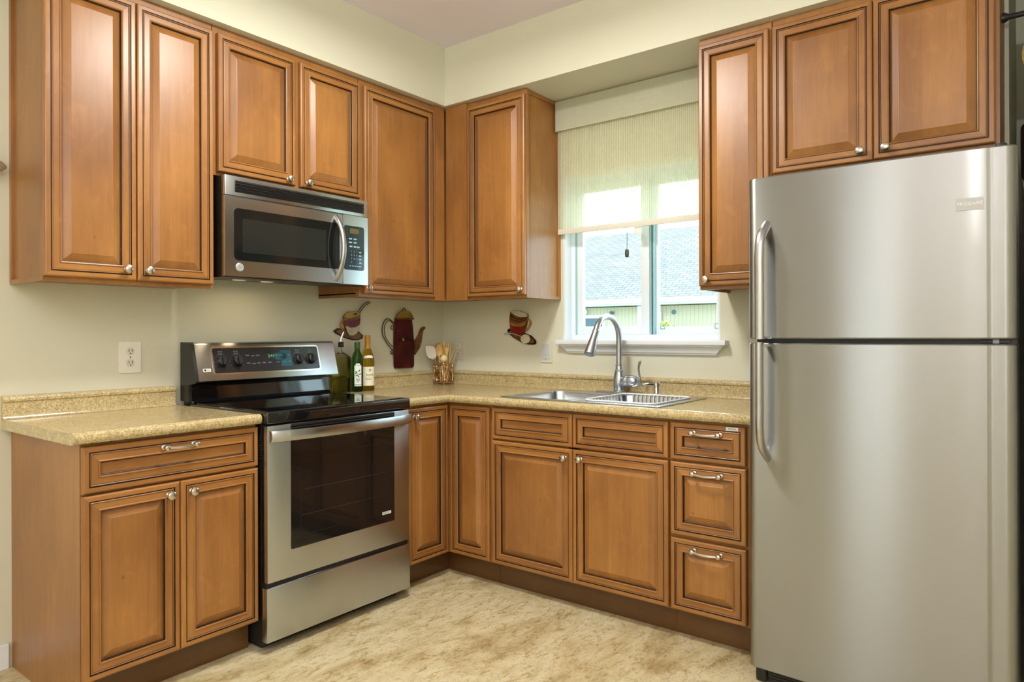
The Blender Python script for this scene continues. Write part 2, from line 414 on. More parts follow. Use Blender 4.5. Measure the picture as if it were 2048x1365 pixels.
b = nb(); ring4(b, 1.372, f1, g0, g1, .034, -.124, -.098, wl=.052, wr=.022, wb=.040); sr = win.part('sash', b, [VINYLW])
b = nb(); box(b, 1.418, f1-.016, -.114, -.110, g0+.03, g1-.03); win.part('pane', b, PANE, sr)
b = nb(); box(b, 1.391, 1.399, -.095, -.070, g0, g1); box(b, 1.405, 1.413, -.097, -.075, g0, g1); box(b, f0, f0+.010, -.066, -.062, g0, g1); win.part('tinted_strip', b, TEAL)  # teal strips; the left one puts the frame's shading into colour
for a in (1.435, 1.722):
    b = nb(); ring4(b, a, a+.026, g0+.028, g0+.055, .003, -.099, -.094); win.part('tilt_latch', b, GREYT, sr)
b = nb()
loft(b, [[(.880-.0, 0, 1.160), (.880, .046, 1.160), (.880, .052, 1.166), (.880, .052, 1.178), (.880, .046, 1.184), (.880, -.06, 1.184), (.880, -.06, 1.16)],
         [(1.832, 0, 1.160), (1.832, .046, 1.160), (1.832, .052, 1.166), (1.832, .052, 1.178), (1.832, .046, 1.184), (1.832, -.06, 1.184), (1.832, -.06, 1.16)]])
b2 = nb()
# the stool only passes into the opening between the jambs
box(b2, .884, 1.828, 0, .052, 1.160, 1.1835, 0, .004); box(b2, WX0+.013, WX1-.009, -.0615, .0, 1.1845, 1.1865)
b.free(); win.part('sill', b2, TRIM)
b = nb()
prof = [(0, 1.160), (.042, 1.160), (.042, 1.154), (.034, 1.150), (.028, 1.140), (.022, 1.128), (.020, 1.122), (.014, 1.118), (.012, 1.112), (0, 1.112)]
loft(b, [[(.902+(1.16-z)*.9, d, z) for d, z in prof], [(1.812-(1.16-z)*.9, d, z) for d, z in prof]]); win.part('apron', b, TRIM)

# ------------------------------------------------------------------ roller shade
sh = Thing('roller_shade', 'pale woven roller shade with valance pulled halfway down over the kitchen window', 'shade', 'K', (1.345, .02, 1.76))
b = nb(); box(b, .892, 1.806, .050, .054, 2.318, 2.478, 0); box(b, .892, .896, .01, .050, 2.318, 2.478); box(b, 1.802, 1.806, .01, .050, 2.318, 2.478); sh.part('valance', b, VALANCE)
b = nb(); lathe(b, (.9, .026, 2.44), (1, 0, 0), [(.018, 0), (.018, .9)], 16); sh.part('roller', b, VALANCE)
b = nb(); box(b, .894, 1.804, .030, .0312, 1.785, 2.44); sh.part('fabric', b, SHADE)
b = nb(); box(b, .894, 1.804, .024, .036, 1.757, 1.787, 0, .004); sh.part('hem_bar', b, HEM)
b = nb(); tube(b, [(1.318, .040, 1.757), (1.319, .040, 1.70), (1.318, .040, 1.645)], .0013, 6); cord = sh.part('pull_cord', b, BLKP)
b = nb(); lathe(b, (1.318, .040, 1.605), (0, 0, 1), [(.007, 0), (.010, .004), (.011, .02), (.010, .036), (.005, .041)], 8); sh.part('cord_weight', b, plain('dark_green_plastic', srgb(44, 60, 44), .4), cord)
b = nb(); box(b, 1.352, 1.392, .022, .026, 1.722, 1.757, 0, .001); sh.part('pull_tab', b, PLATE)

# ------------------------------------------------------------------ cabinet pieces
def panel(bm, a0, a1, z0, z1, dback, df, raised=True):
    P = [(0, dback-df, 0), (0, -.005, 0), (.0015, -.002, 0), (.005, 0, 0), (.0175, 0, 1), (.0190, -.0035, 2), (.0215, -.0035, 2), (.0222, -.0004, 1), (.0236, .0006, 1), (.0250, -.0004, 1),
         (.0262, -.0026, 2), (.0276, -.0022, 1), (.0455, -.0016, 1), (.0468, .0012, 1), (.0485, .0022, 1), (.0505, .0014, 1), (.0522, -.0024, 1), (.0530, -.0105, 2), (.0555, -.0122, 2)]
    if raised: P += [(.0570, -.0118, 0), (.0800, -.0016, 0), (.0812, -.0008, 0), (.0826, -.0004, 0)]
    else: P += [(.0570, -.0112, 0)]
    lim = min(a1-a0, z1-z0)/2-.004
    P = [p for p in P if p[0] < lim]
    rings = [[V(bm, a0+i, df+o, z0+i), V(bm, a1-i, df+o, z0+i), V(bm, a1-i, df+o, z1-i), V(bm, a0+i, df+o, z1-i)] for i, o, _ in P]
    for (A, B, (i, o, m)) in zip(rings, rings[1:], P[1:]):
        for q in range(4):
            r = (q+1) % 4; f = bm.faces.new((A[q], A[r], B[r], B[q]))
            f.material_index = 2 if m == 2 else (1 if (q in (0, 2) and i < .056) else 0)
    bm.faces.new(rings[0]); f = bm.faces.new(rings[-1]); f.material_index = 0 if (z1-z0) > .2 or raised else 1
def knob(bm, a, d, z):
    lathe(bm, (a, d, z), (0, 1, 0), [(.008, -.001), (.0085, .001), (.0055, .003), (.005, .012), (.009, .015), (.0148, .019), (.0158, .023), (.014, .0275), (.009, .0305), (.003, .0315)], 20)
def pull(bm, a, d, z, w=.105):
    for s in (-1, 1):
        lathe(bm, (a+s*w/2, d, z), (0, 1, 0), [(.0085, -.001), (.0085, .002), (.005, .004), (.005, .016), (.009, .019), (.0105, .025), (.009, .031), (.004, .034)], 16)
    pts = [(a+w*(t-.5), d+.025+.006*math.sin(math.pi*t), z-.004*math.sin(math.pi*t)) for t in [i/12 for i in range(13)]]
    tube(bm, pts, [.0045, .0052, .0062, .0052, .0045], 10)
def door(t, a0, a1, z0, z1, dback, df, kn=None, name='door', raised=True, pl=None, label=None):
    b = nb(); panel(b, a0, a1, z0, z1, dback, df, raised); o = t.part(name, b, WOODS, smooth=None, label=label)
    if kn: b = nb(); knob(b, kn[0], df, kn[1]); t.part('knob', b, NICKEL, o)
    if pl: b = nb(); pull(b, pl[0], df, pl[1]); t.part('pull_handle', b, NICKEL, o)
    return o
UZ0, UZ1, UF = 1.404, 2.4845, .320   # wall cabinets: underside, top, face-frame front
DZ0, DZ1, UD = 1.420, 2.453, .342    # their doors

# wall cabinet left of the microwave
c = Thing('wall_cabinet', 'tall maple wall cabinet with two doors left of the microwave', 'cabinet', 'R', (-2.02, 0, UZ0), 'maple wall cabinets')
b = nb(); box(b, -2.312, -1.716, .001, UF-.001, UZ0+.014, UZ1, 0); box(b, -2.322, -1.713, UF-.021, UF, UZ0, UZ1, 0, .0015); box(b, -2.322, -2.305, .001, .02, UZ0, UZ1, 0, .001)
box(b, -2.322, -2.312, .02, UF-.021, UZ0, UZ0+.016, 0); box(b, -2.322, -2.312, .02, UF-.021, UZ1-.02, UZ1, 0)
c.part('body', b, WOODS, smooth=None)
door(c, -2.322, -2.021, DZ0, DZ1, UF+.002, UD, (-2.057, 1.459)); door(c, -2.017, -1.717, DZ0, DZ1, UF+.002, UD, (-1.981, 1.459))
# cabinet over the microwave
c = Thing('wall_cabinet', 'short maple wall cabinet with two doors directly above the microwave', 'cabinet', 'R', (-1.325, 0, 1.872), 'maple wall cabinets')
b = nb(); box(b, -1.710, -.950, .001, UF, 1.872, UZ1, 0, .001); c.part('body', b, WOODS, smooth=None)
door(c, -1.695, -1.324, 1.887, DZ1, UF+.002, UD, (-1.364, 1.910)); door(c, -1.298, -.950, 1.887, DZ1, UF+.002, UD, (-1.290, 1.910) if False else (-1.262, 1.910))
# corner cabinet on the range wall
c = Thing('wall_cabinet', 'maple wall cabinet with one wide door right of the microwave, in the corner', 'cabinet', 'R', (-.6, 0, UZ0), 'maple wall cabinets')
b = nb(); box(b, -.946, -.002, .001, UF-.022, UZ0+.014, UZ1, 0); box(b, -.946, -.322, UF-.022, UF, UZ0, UZ1, 0, .001); box(b, -.946, -.930, .001, UF-.022, UZ0, UZ0+.02)
c.part('body', b, WOODS, smooth=None)
door(c, -.923, -.418, DZ0, DZ1, UF+.002, UD, (-.906, 1.448))
b = nb(); box(b, -.415, -.345, UF, UF+.019, UZ0, UZ1, 0, .0015); c.part('filler_strip', b, WOODS, smooth=None)
# corner cabinet on the window wall
c = Thing('wall_cabinet', 'maple wall cabinet with one narrow door and exposed end panel left of the window', 'cabinet', 'K', (.6, 0, UZ0), 'maple wall cabinets')
b = nb(); box(b, .325, .879, .001, UF-.022, UZ0+.014, UZ1, 0); box(b, .345, .893, UF-.020, UF, UZ0, UZ1, 0, .001); box(b, .866, .890, .001, UF-.02, UZ0, UZ0+.016); box(b, .876, .890, .001, .016, UZ0+.016, UZ1, 0); box(b, .876, .887, .016, UF-.02, UZ1-.02, UZ1)
c.part('body', b, WOODS, smooth=None)
door(c, .502, .891, DZ0, DZ1, UF+.002, UD, (.868, 1.448))
b = nb(); box(b, .345, .398, UF, UF+.017, UZ0, UZ1, 0, .0015); box(b, .400, .499, UF, UF+.019, UZ0, UZ1, 0, .0015); c.part('filler_strip', b, WOODS, smooth=None)
# cabinet right of the window
c = Thing('wall_cabinet', 'tall narrow maple wall cabinet between the window and the refrigerator', 'cabinet', 'K', (1.97, 0, UZ0), 'maple wall cabinets')
b = nb(); box(b, 1.824, 2.124, .001, UF-.02, UZ0+.014, UZ1, 0); box(b, 1.820, 2.126, UF-.02, UF, UZ0, UZ1, 0, .001); box(b, 1.820, 1.836, .001, UF-.02, UZ0, UZ0+.02)
c.part('body', b, WOODS, smooth=None)
door(c, 1.822, 2.118, DZ0, DZ1, UF+.002, UD, (1.858, 1.446))
# cabinet over the refrigerator
c = Thing('wall_cabinet', 'short maple wall cabinet with two doors above the refrigerator', 'cabinet', 'K', (2.5, 0, 1.845), 'maple wall cabinets')
b = nb(); box(b, 2.130, 2.882, .001, UF, 1.845, UZ1, 0, .001); c.part('body', b, WOODS, smooth=None)
door(c, 2.132, 2.496, 1.860, DZ1, UF+.002, UD, (2.456, 1.896)); door(c, 2.499, 2.870, 1.860, DZ1, UF+.002, UD, (2.540, 1.896))

# ---- base cabinets
BF, BD, BT = .607, .629, .873
def toe(bm, a0, a1): box(bm, a0, a1, .02, .552, .001, .113, 1)
c = Thing('base_cabinet', 'maple base cabinet with one drawer and two doors left of the range', 'cabinet', 'R', (-2.01, 0, 0), 'maple base cabinets')
b = nb(); box(b, -2.301, -1.700, .002, BF, .113, BT, 0, .001); c.part('body', b, WOODS, smooth=None)
b = nb(); loft(b, [[(a, d, z) for d, z in ((.002, 0), (.553, 0), (.553, .113), (BF, .113), (BF, BT), (.002, BT))] for a in (-2.318, -2.302)]); c.part('end_panel', b, WOODS, smooth=None)
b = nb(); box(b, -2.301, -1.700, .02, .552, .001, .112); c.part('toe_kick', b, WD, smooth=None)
o = door(c, -2.316, -1.702, .716, .864, BF+.002, BD, name='drawer', raised=False, pl=(-2.011, .833))
door(c, -2.316, -2.007, .122, .708, BF+.002, BD, (-2.047, .668)); door(c, -2.004, -1.702, .122, .708, BF+.002, BD, (-1.966, .668))
c = Thing('base_cabinet', 'maple corner base cabinet with two narrow doors meeting at the inside corner', 'cabinet', 'K', (.3, .3, 0), 'maple base cabinets')
b = nb(); lo = [(.002, .002), (.896, .002), (.896, BF), (BF, BF), (BF, .940), (.002, .940)]
loft(b, [[(a, d, .113) for a, d in lo], [(a, d, BT) for a, d in lo]]); c.part('body', b, WOODS, smooth=None)
b = nb(); lo = [(.02, .02), (.896, .02), (.896, .552), (.552, .552), (.552, .940), (.02, .940)]
loft(b, [[(a, d, .001) for a, d in lo], [(a, d, .112) for a, d in lo]]); c.part('toe_kick', b, WD, smooth=None)
door(c, .634, .886, .122, .862, BF+.002, BD)
def door_R(t, a0, a1, z0, z1, df, dback, kn):
    # a door facing the other way in the same cabinet: built in the range-wall frame and turned into this one
    b = nb(); panel(b, a0, a1, z0, z1, dback, df)
    o = bm_turn(b, t, 'door', WOODS, None); b = nb(); knob(b, kn[0], df, kn[1]); bm_turn(b, t, 'knob', NICKEL, 35, o)
def bm_turn(b, t, name, mats, smooth, parent=None):
    bmesh.ops.rotate(b, verts=b.verts, cent=(0, 0, 0), matrix=Matrix.Rotation(math.pi/2, 3, 'Z'))
    return t.part(name, b, mats, parent, smooth=smooth)
door_R(c, -.906, -.634, .122, .862, BD, BF+.002, (-.874, .822))
c = Thing('base_cabinet', 'maple sink base cabinet with two false drawer fronts over two doors', 'cabinet', 'K', (1.36, 0, 0), 'maple base cabinets')
b = nb()
box(b, .900, .918, .002, BF-.02, .113, BT); box(b, 1.798, 1.814, .002, BF-.02, .113, BT); box(b, .918, 1.798, .002, BF-.02, .113, .131); box(b, .918, 1.798, .002, .008, .131, BT)
box(b, .900, .940, BF-.02, BF, .113, BT); box(b, 1.775, 1.814, BF-.02, BF, .113, BT); box(b, .94, 1.775, BF-.02, BF, .113, .15, 1); box(b, .94, 1.775, BF-.02, BF, .68, .74, 1); box(b, .94, 1.775, BF-.02, BF, .84, BT, 1); box(b, 1.33, 1.39, BF-.02, BF, .15, .84)
c.part('body', b, WOODS, smooth=None)
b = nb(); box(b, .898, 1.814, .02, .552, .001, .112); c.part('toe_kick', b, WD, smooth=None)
door(c, .906, 1.357, .716, .864, BF+.002, BD, name='false_drawer', raised=False); door(c, 1.361, 1.809, .716, .864, BF+.002, BD, name='false_drawer', raised=False)
door(c, .906, 1.358, .122, .708, BF+.002, BD, (1.322, .669)); door(c, 1.361, 1.810, .122, .708, BF+.002, BD, (1.402, .671))
c = Thing('base_cabinet', 'maple base cabinet with three stacked drawers beside the refrigerator', 'cabinet', 'K', (1.97, 0, 0), 'maple base cabinets')
b = nb(); box(b, 1.815, 2.136, .002, BF, .113, BT, 0, .001); c.part('body', b, WOODS, smooth=None)
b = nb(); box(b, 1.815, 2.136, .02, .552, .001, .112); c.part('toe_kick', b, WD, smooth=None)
d1 = door(c, 1.819, 2.119, .717, .864, BF+.002, BD, name='drawer', raised=False, pl=(1.970, .829))
door(c, 1.819, 2.121, .419, .708, BF+.002, BD, name='drawer', pl=(1.973, .672)); door(c, 1.819, 2.121, .122, .406, BF+.002, BD, name='drawer', pl=(1.971, .370))
b = nb(); box(b, 2.046, 2.093, BD-.0004, BD+.0006, .848, .861, 0); text_mesh(b, 'MAXXX', lambda x, y, e: (2.0695+x, BD+.0006+e, .8545+y), .009, 1, .0002, .030); c.part('sticker', b, [LABELW, INK], d1, 'small white sticker with dark lettering')
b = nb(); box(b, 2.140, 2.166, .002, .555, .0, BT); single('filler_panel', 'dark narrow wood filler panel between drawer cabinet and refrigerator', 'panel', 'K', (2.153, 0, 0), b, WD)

# ------------------------------------------------------------------ countertops
CT = [(.002, .8745), (.115, .8745), (.575, .8745), (.632, .8745), (.643, .878), (.650, .886), (.652, .896), (.650, .905), (.644, .911), (.636, .914), (.628, .9145), (.618, .9128), (.610, .912), (.575, .912), (.115, .912), (.034, .912), (.002, .912)]
BS = [(.001, .9125), (.036, .9125), (.028, .916), (.0235, .923), (.022, .935), (.022, .968), (.0225, .972), (.027, .976), (.028, .984), (.025, .991), (.018, .995), (.008, .996), (.001, .996)]
def sweep(bm, prof, secs, skip=()):
    L = [[f(d, z) for d, z in prof] for f in secs]; vs = [[V(bm, *p) for p in l] for l in L]; n = len(prof)
    for s, (A, B) in enumerate(zip(vs, vs[1:])):
        for i in range(n):
            if (s, i) in skip: continue
            j = (i+1) % n; bm.faces.new((A[i], A[j], B[j], B[i]))
    bm.faces.new(vs[0]); bm.faces.new(vs[-1])
c = Thing('countertop', 'short speckled beige countertop with backsplash left of the range', 'countertop', 'R', (-2.02, 0, .8745))
b = nb(); sweep(b, CT, [lambda d, z: (-2.350, d, z), lambda d, z: (-1.7, d, z)]); c.part('worktop', b, COUNTER, smooth=30)
b = nb(); sweep(b, BS, [lambda d, z: (-2.350, d, z), lambda d, z: (-1.716, d, z)]); c.part('backsplash', b, COUNTER, smooth=30)
c = Thing('countertop', 'long L-shaped speckled beige countertop holding the sink', 'countertop', 'K', (1.1, 0, .8745))
HX0, HX1 = .955, 1.735
b = nb(); sweep(b, CT, [lambda d, z: (d, .942, z), lambda d, z: (d, d, z), lambda d, z: (HX0, d, z), lambda d, z: (HX1, d, z), lambda d, z: (2.165, d, z)], {(2, 1), (2, 13)})
c.part('worktop', b, COUNTER, smooth=30)
b = nb(); sweep(b, BS, [lambda d, z: (d, .938, z), lambda d, z: (d, d, z), lambda d, z: (2.165, d, z)]); c.part('backsplash', b, COUNTER, smooth=30)

# ------------------------------------------------------------------ sink
sk = Thing('kitchen_sink', 'stainless steel double bowl drop-in sink set in the countertop', 'sink', 'K', (1.345, .35, .912))
SX0, SX1, SY0, SY1, SM = .935, 1.755, .075, .600, 1.345
bowls = [(.965, 1.325, .160, .570), (1.365, 1.725, .160, .570)]
b = nb()
for (h0, h1), (x0, x1, y0, y1) in zip(((SX0, SM), (SM, SX1)), bowls):
    inn = rrect(x0, x1, y0, y1, .055, 7); cx, cy = (x0+x1)/2, (y0+y1)/2; outl = []
    for a, d in inn:
        dx, dy = a-cx, d-cy; ks = []
        if dx > 0: ks.append((h1-cx)/dx)
        if dx < 0: ks.append((h0-cx)/dx)
        if dy > 0: ks.append((SY1-cy)/dy)
        if dy < 0: ks.append((SY0-cy)/dy)
        k = min(ks); outl.append((cx+dx*k, cy+dy*k))
    for i, (X, Y) in enumerate(((h0, SY0), (h1, SY0), (h0, SY1), (h1, SY1))):   # keep true corners
        j = min(range(len(outl)), key=lambda q: (outl[q][0]-X)**2+(outl[q][1]-Y)**2); outl[j] = (X, Y)
    loft(b, [[(a, d, .9135) for a, d in outl], [(a, d, .9175) for a, d in outl], [(cx+(a-cx)*.985, cy+(d-cy)*.985, .9190) for a, d in outl], [(cx+(a-cx)*1.03, cy+(d-cy)*1.03, .9190) for a, d in inn], [(a, d, .9165) for a, d in inn]], 0, False, False)
sk.part('rim', b, SINKM)
for x0, x1, y0, y1 in bowls:
    b = nb(); cx, cy = (x0+x1)/2, (y0+y1)/2; L = []
    for s, z, r in ((1, .9165, .055), (.985, .905, .055), (.97, .80, .06), (.94, .757, .07), (.86, .744, .07), (.25, .740, .03)):
        hw, hh = (x1-x0)/2*s, (y1-y0)/2*s; rr = min(r, hw*.9, hh*.9)
        L.append([(a, d, z) for a, d in rrect(cx-hw, cx+hw, cy-hh, cy+hh, rr, 7)])
    loft(b, L, 0, False, True); o = sk.part('bowl', b, SINKM, smooth=60)
    b = nb(); lathe(b, (cx, cy, .741), (0, 0, 1), [(.045, 0), (.045, .002), (.036, .004), (.030, .001)], 24); sk.part('drain', b, CHROME, o)
# wire basket in the right bowl
rk = Thing('wire_dish_rack', 'white coated wire dish rack sitting in the right sink bowl', 'dish rack', 'K', (1.545, .365, .752))
x0, x1, y0, y1 = 1.372, 1.722, .166, .566
b = nb(); tube(b, [(a, d, .9225) for a, d in rrect(x0, x1, y0, y1, .05, 7)], .0042, 8, closed=True); rk.part('top_rail', b, WIRE)
b = nb(); lo = rrect(x0+.02, x1-.02, y0+.02, y1-.02, .05, 7); tube(b, [(a, d, .800) for a, d in lo], .0025, 6, closed=True)
n = 13
for i in range(n):
    a = x0+.045+(x1-x0-.09)*i/(n-1); tube(b, [(a, y0+.002, .921), (a, y0+.018, .81), (a, y0+.03, .792), (a, y1-.03, .792), (a, y1-.018, .81), (a, y1-.002, .921)], .0019, 6)
for i in range(11):
    d = y0+.05+(y1-y0-.10)*i/10; tube(b, [(x0+.002, d, .921), (x0+.018, d, .81), (x0+.03, d, .796), (x1-.03, d, .796), (x1-.018, d, .81), (x1-.002, d, .921)], .0019, 6)
for a in (x0+.06, x1-.06):
    for d in (y0+.08, y1-.08): lathe(b, (a, d, .745), (0, 0, 1), [(.004, 0), (.004, .048)], 8)
rk.part('basket', b, WIRE)

# ------------------------------------------------------------------ faucet and soap pump
FA, FD, FZ = 1.310, .112, .919
fc = Thing('kitchen_faucet', 'tall brushed nickel gooseneck faucet with pull-down spray behind the sink', 'faucet', 'K', (FA, FD, FZ))
b = nb(); box(b, FA-.125, FA+.125, FD-.028, FD+.028, FZ, FZ+.007, 0, .003); fc.part('deck_plate', b, FAUC)
b = nb(); lathe(b, (FA, FD, FZ+.006), (0, 0, 1), [(0.0299, 0.0000), (0.0299, 0.0041), (0.0264, 0.0082), (0.0260, 0.0136), (0.0273, 0.0163), (0.0299, 0.0408), (0.0290, 0.0680), (0.0255, 0.0870), (0.0211, 0.0993), (0.0207, 0.1020), (0.0229, 0.1040), (0.0229, 0.1074), (0.0185, 0.1108), (0.0167, 0.1292), (0.0185, 0.1319), (0.0185, 0.1360), (0.0150, 0.1380)], 28); fc.part('body', b, FAUC)
b = nb(); R = .116
pts = [(FA, FD, FZ+.135), (FA, FD, 1.15)]+[(FA, FD+R-R*math.cos(t), 1.193+R*math.sin(t)*.92) for t in [math.pi*i/16*.88 for i in range(17)]]
tube(b, pts, .0145, 16); e = Vector(pts[-1]); dr = (Vector(pts[-1])-Vector(pts[-2])).normalized()
sp = fc.part('spout', b, FAUC, smooth=60)
b = nb(); lathe(b, tuple(e-dr*.002), tuple(dr), [(.0150, 0), (.0165, .006), (.0165, .010), (.0155, .014), (.019, .050), (.0245, .100), (.0265, .122), (.0265, .130), (.022, .133), (.010, .1335)], 24)
fc.part('spray_head', b, FAUC)
b = nb(); lathe(b, (FA+.018, FD, FZ+.060), (1, 0, .03), [(.024, 0), (.029, .010), (.0295, .030), (.028, .034), (.029, .038), (.0285, .060), (.025, .074), (.016, .084), (.004, .088)], 24); hd = fc.part('handle_hub', b, FAUC)
b = nb(); tube(b, [(FA+.080, FD+.012, FZ+.038), (FA+.104, FD, FZ+.044), (FA+.116, FD, FZ+.066), (FA+.112, FD, FZ+.096), (FA+.108, FD, FZ+.126), (FA+.115, FD, FZ+.154), (FA+.119, FD, FZ+.164)], [.006, .010, .009, .0065, .0075, .0095, .006], 12, k=5, flat=.75); fc.part('lever', b, FAUC, hd)
sd = Thing('soap_dispenser', 'short nickel soap dispenser pump right of the faucet', 'soap dispenser', 'K', (1.515, .115, FZ))
b = nb(); lathe(b, (1.515, .115, FZ), (0, 0, 1), [(.024, 0), (.024, .004), (.016, .008), (.0135, .012), (.0135, .036), (.015, .038), (.015, .042), (.012, .044)], 20); sd.part('base', b, CHROME)
b = nb(); lathe(b, (1.515, .115, FZ+.043), (0, 0, 1), [(.012, 0), (.018, .004), (.018, .014), (.012, .022), (.003, .024)], 20); pm = sd.part('pump_head', b, CHROME)
b = nb(); tube(b, [(1.512, .116, FZ+.052), (1.488, .150, FZ+.054), (1.470, .176, FZ+.050)], [.006, .0055, .0048], 10); sd.part('nozzle', b, CHROME, pm)

# ------------------------------------------------------------------ range
rg = Thing('electric_range', 'stainless steel electric range with black glass cooktop between the base cabinets', 'range', 'R', (-1.32, .33, 0))
RA0, RA1 = -1.693, -.948
b = nb(); box(b, RA0+.003, RA1-.003, .030, .634, .022, .874); box(b, RA0+.02, RA1-.02, .05, .60, .001, .022); rg.part('body', b, BLKP)
# cooktop
b = nb(); box(b, RA0-.002, RA1+.004, .100, .676, .875, .9215, 0, .006, 3); ct = rg.part('cooktop', b, BLK, smooth=40)
b = nb(); box(b, RA0+.018, RA1-.018, .125, .650, .9205, .9232); rg.part('glass_top', b, BLKG, ct)
# backguard: black riser below, tilted steel console above
b = nb(); loft(b, [[(a, .028, .878), (a, .112, .9245), (a, .100, .935), (a, .086, 1.00), (a, .118, 1.018), (a, .118, 1.02), (a, .028, 1.02)] for a in (RA0+.012, RA1-.008)]); bg = rg.part('backguard', b, BLK, smooth=None)
b = nb(); con = [(.030, 1.018), (.156, 1.014), (.160, 1.018), (.158, 1.026), (.118, 1.172), (.110, 1.181), (.098, 1.184), (.030, 1.184)]
loft(b, [[(a, d, z) for d, z in con] for a in (RA0+.010, RA1+.002)]); rg.part('console', b, STEELR, bg, 'stainless control console', smooth=40)
for a in (RA0+.010,):
    b = nb(); loft(b, [[(q, d, z) for d, z in [(.028, .93), (.10, .93), (.095, 1.00), (.157, 1.012), (.161, 1.018), (.119, 1.173), (.108, 1.185), (.028, 1.185)]] for q in (a-.014, a)]); rg.part('end_cap', b, BLKP, bg)
dt = lambda z: .158-(z-1.026)*.274
def plate(bm, outline, off0, off1, mi=0): loft(bm, [[(a, dt(z)+off0, z) for a, z in outline], [(a, dt(z)+off1, z) for a, z in outline]], mi)
b = nb(); plate(b, rrect(-1.606, -1.052, 1.049, 1.158, .010, 4), -.002, .002); cp = rg.part('control_panel', b, DGREY, bg)
b = nb(); plate(b, rrect(-1.613, -1.045, 1.042, 1.165, .014, 4), -.002, .0008); rg.part('panel_trim', b, CHROME, bg)
for a in (-1.571, -1.496, -1.172, -1.100):
    b = nb(); z = 1.098; ax = Vector((0, 1, .27)).normalized()
    lathe(b, (a, dt(z)+.001, z), tuple(ax), [(.027, 0), (.026, .004), (.022, .008), (.021, .022), (.017, .025)], 24)
    o = Vector((a, dt(z), z))+ax*.022; up = Vector((0, -.27, 1)).normalized()
    loft(b, [[tuple(o+Vector((s*.006, 0, 0))+up*h+ax*e) for s, h in ((-1, -.019), (1, -.019), (1, .019), (-1, .019))] for e in (0, .010)]); rg.part('control_knob', b, BLKP, cp)
b = nb(); T = lambda x, z, off=.0022: (lambda u, v, e: (x+u, dt(z+v)+off+e, z+v))
text_mesh(b, '2:41', T(-1.318, 1.118), .020, 0, .0003); rg.part('clock_display', b, LEDG, cp)
b = nb()
plate(b, rrect(-1.302, -1.235, 1.100, 1.132, .014, 4), .0018, .0024); plate(b, rrect(-1.270, -1.208, 1.068, 1.144, .004, 3), .0018, .0024); rg.part('keypad', b, plain('teal_keypad', srgb(26, 78, 92), .2), cp)
PRINT = plain('faint_print', srgb(92, 100, 106), .5)
for a in (-1.571, -1.496, -1.172, -1.100):
    b = nb()
    for (u, v) in ((-.006, .044), (.006, .044), (-.006, .034), (.006, .034)): plate(b, rrect(a+u-.004, a+u+.004, 1.098+v-.003, 1.098+v+.003, .001, 2), .0018, .0023)
    for q in range(9):
        t = math.radians(-30+q*30); plate(b, rrect(a+.032*math.cos(t)-.0015, a+.032*math.cos(t)+.0015, 1.098+.032*math.sin(t)-.0015, 1.098+.032*math.sin(t)+.0015, .0005, 2), .0018, .0023)
    rg.part('dial_marking', b, PRINT, cp)
for a, z in [(-1.44, 1.123), (-1.413, 1.120), (-1.388, 1.122), (-1.44, 1.088), (-1.413, 1.085), (-1.388, 1.087), (-1.36, 1.088), (-1.33, 1.088), (-1.29, 1.120), (-1.265, 1.12), (-1.225, 1.12), (-1.285, 1.088), (-1.25, 1.088), (-1.22, 1.09)]:
    b = nb(); plate(b, rrect(a-.009, a+.009, z-.0022, z+.0022, .001, 2), .0024, .0029); rg.part('key_label', b, PRINT, cp)
b = nb(); plate(b, rrect(-1.659, -1.624, 1.057, 1.071, .002, 3), 0, .0015); text_mesh(b, 'LG', T(-1.636, 1.064, .0016), .011, 1, .0002)
plate(b, ell(-1.650, 1.064, .005, .005, 16), .001, .0019, 2); rg.part('badge', b, [PLATE, INK, SLOT], bg, 'small white maker badge')
# oven door
DF = .672
b = nb(); box(b, RA0+.001, RA1-.001, .640, DF, .268, .868, 0, .004); od = rg.part('oven_door', b, STEELR, smooth=40)
b = nb(); prism(b, rrect(-1.588, -1.042, .376, .866, .006, 3), DF-.002, DF+.0015); ow = rg.part('oven_window', b, OVENG, od)
b = nb(); ring4(b, -1.545, -1.085, .420, .735, .0022, DF+.0012, DF+.0019)
for z in (.50, .60): box(b, -1.54, -1.09, DF+.0012, DF+.0017, z, z+.0022)
rg.part('oven_rack_lines', b, plain('oven_interior_grey', (.032, .028, .026, 1), .2), ow)
b = nb()
for z in (.812, .824, .836, .848, .858): box(b, -1.586, -1.044, DF+.001, DF+.006, z, z+.006, 0, .001)
rg.part('vent_louvers', b, BLKP, od)
b = nb(); prism(b, rrect(-1.116, -1.064, .413, .425, .002, 2), DF+.0014, DF+.0024); 
for k in range(2): box(b, -1.11, -1.07, DF+.0024, DF+.0027, .416+k*.004, .4175+k*.004, 1)
rg.part('window_sticker', b, [LABELW, GREYT], ow, 'small white sticker')
b = nb(); L = []
for t in [i/20 for i in range(21)]:
    a = RA0+.006+(RA1-RA0-.012)*t; bow = .050*math.sin(math.pi*min(max((t*1.0), 0), 1))**.55 if 0 < t < 1 else 0
    d = DF-.004+.018+bow*.75; zc, h = .829, .021
    L.append([(a, d-.012, zc-h), (a, d+.002, zc-h), (a, d+.010, zc-h*.5), (a, d+.012, zc+h*.3), (a, d+.006, zc+h), (a, d-.012, zc+h)])
loft(b, L); rg.part('oven_handle', b, STEELR, od, smooth=40)
b = nb(); box(b, RA0-.004, RA1+.001, .640, DF+.003, .044, .250, 0, .004); rg.part('storage_drawer', b, STEELR, smooth=40)
b = nb(); box(b, RA0+.002, RA1-.002, .62, .660, .248, .270); rg.part('drawer_gap', b, BLKP)
b = nb()
for i in range(10): box(b, RA0-.0012, RA0+.004, .60, .632, .74+i*.010, .744+i*.010)
rg.part('side_vent', b, SLOT)

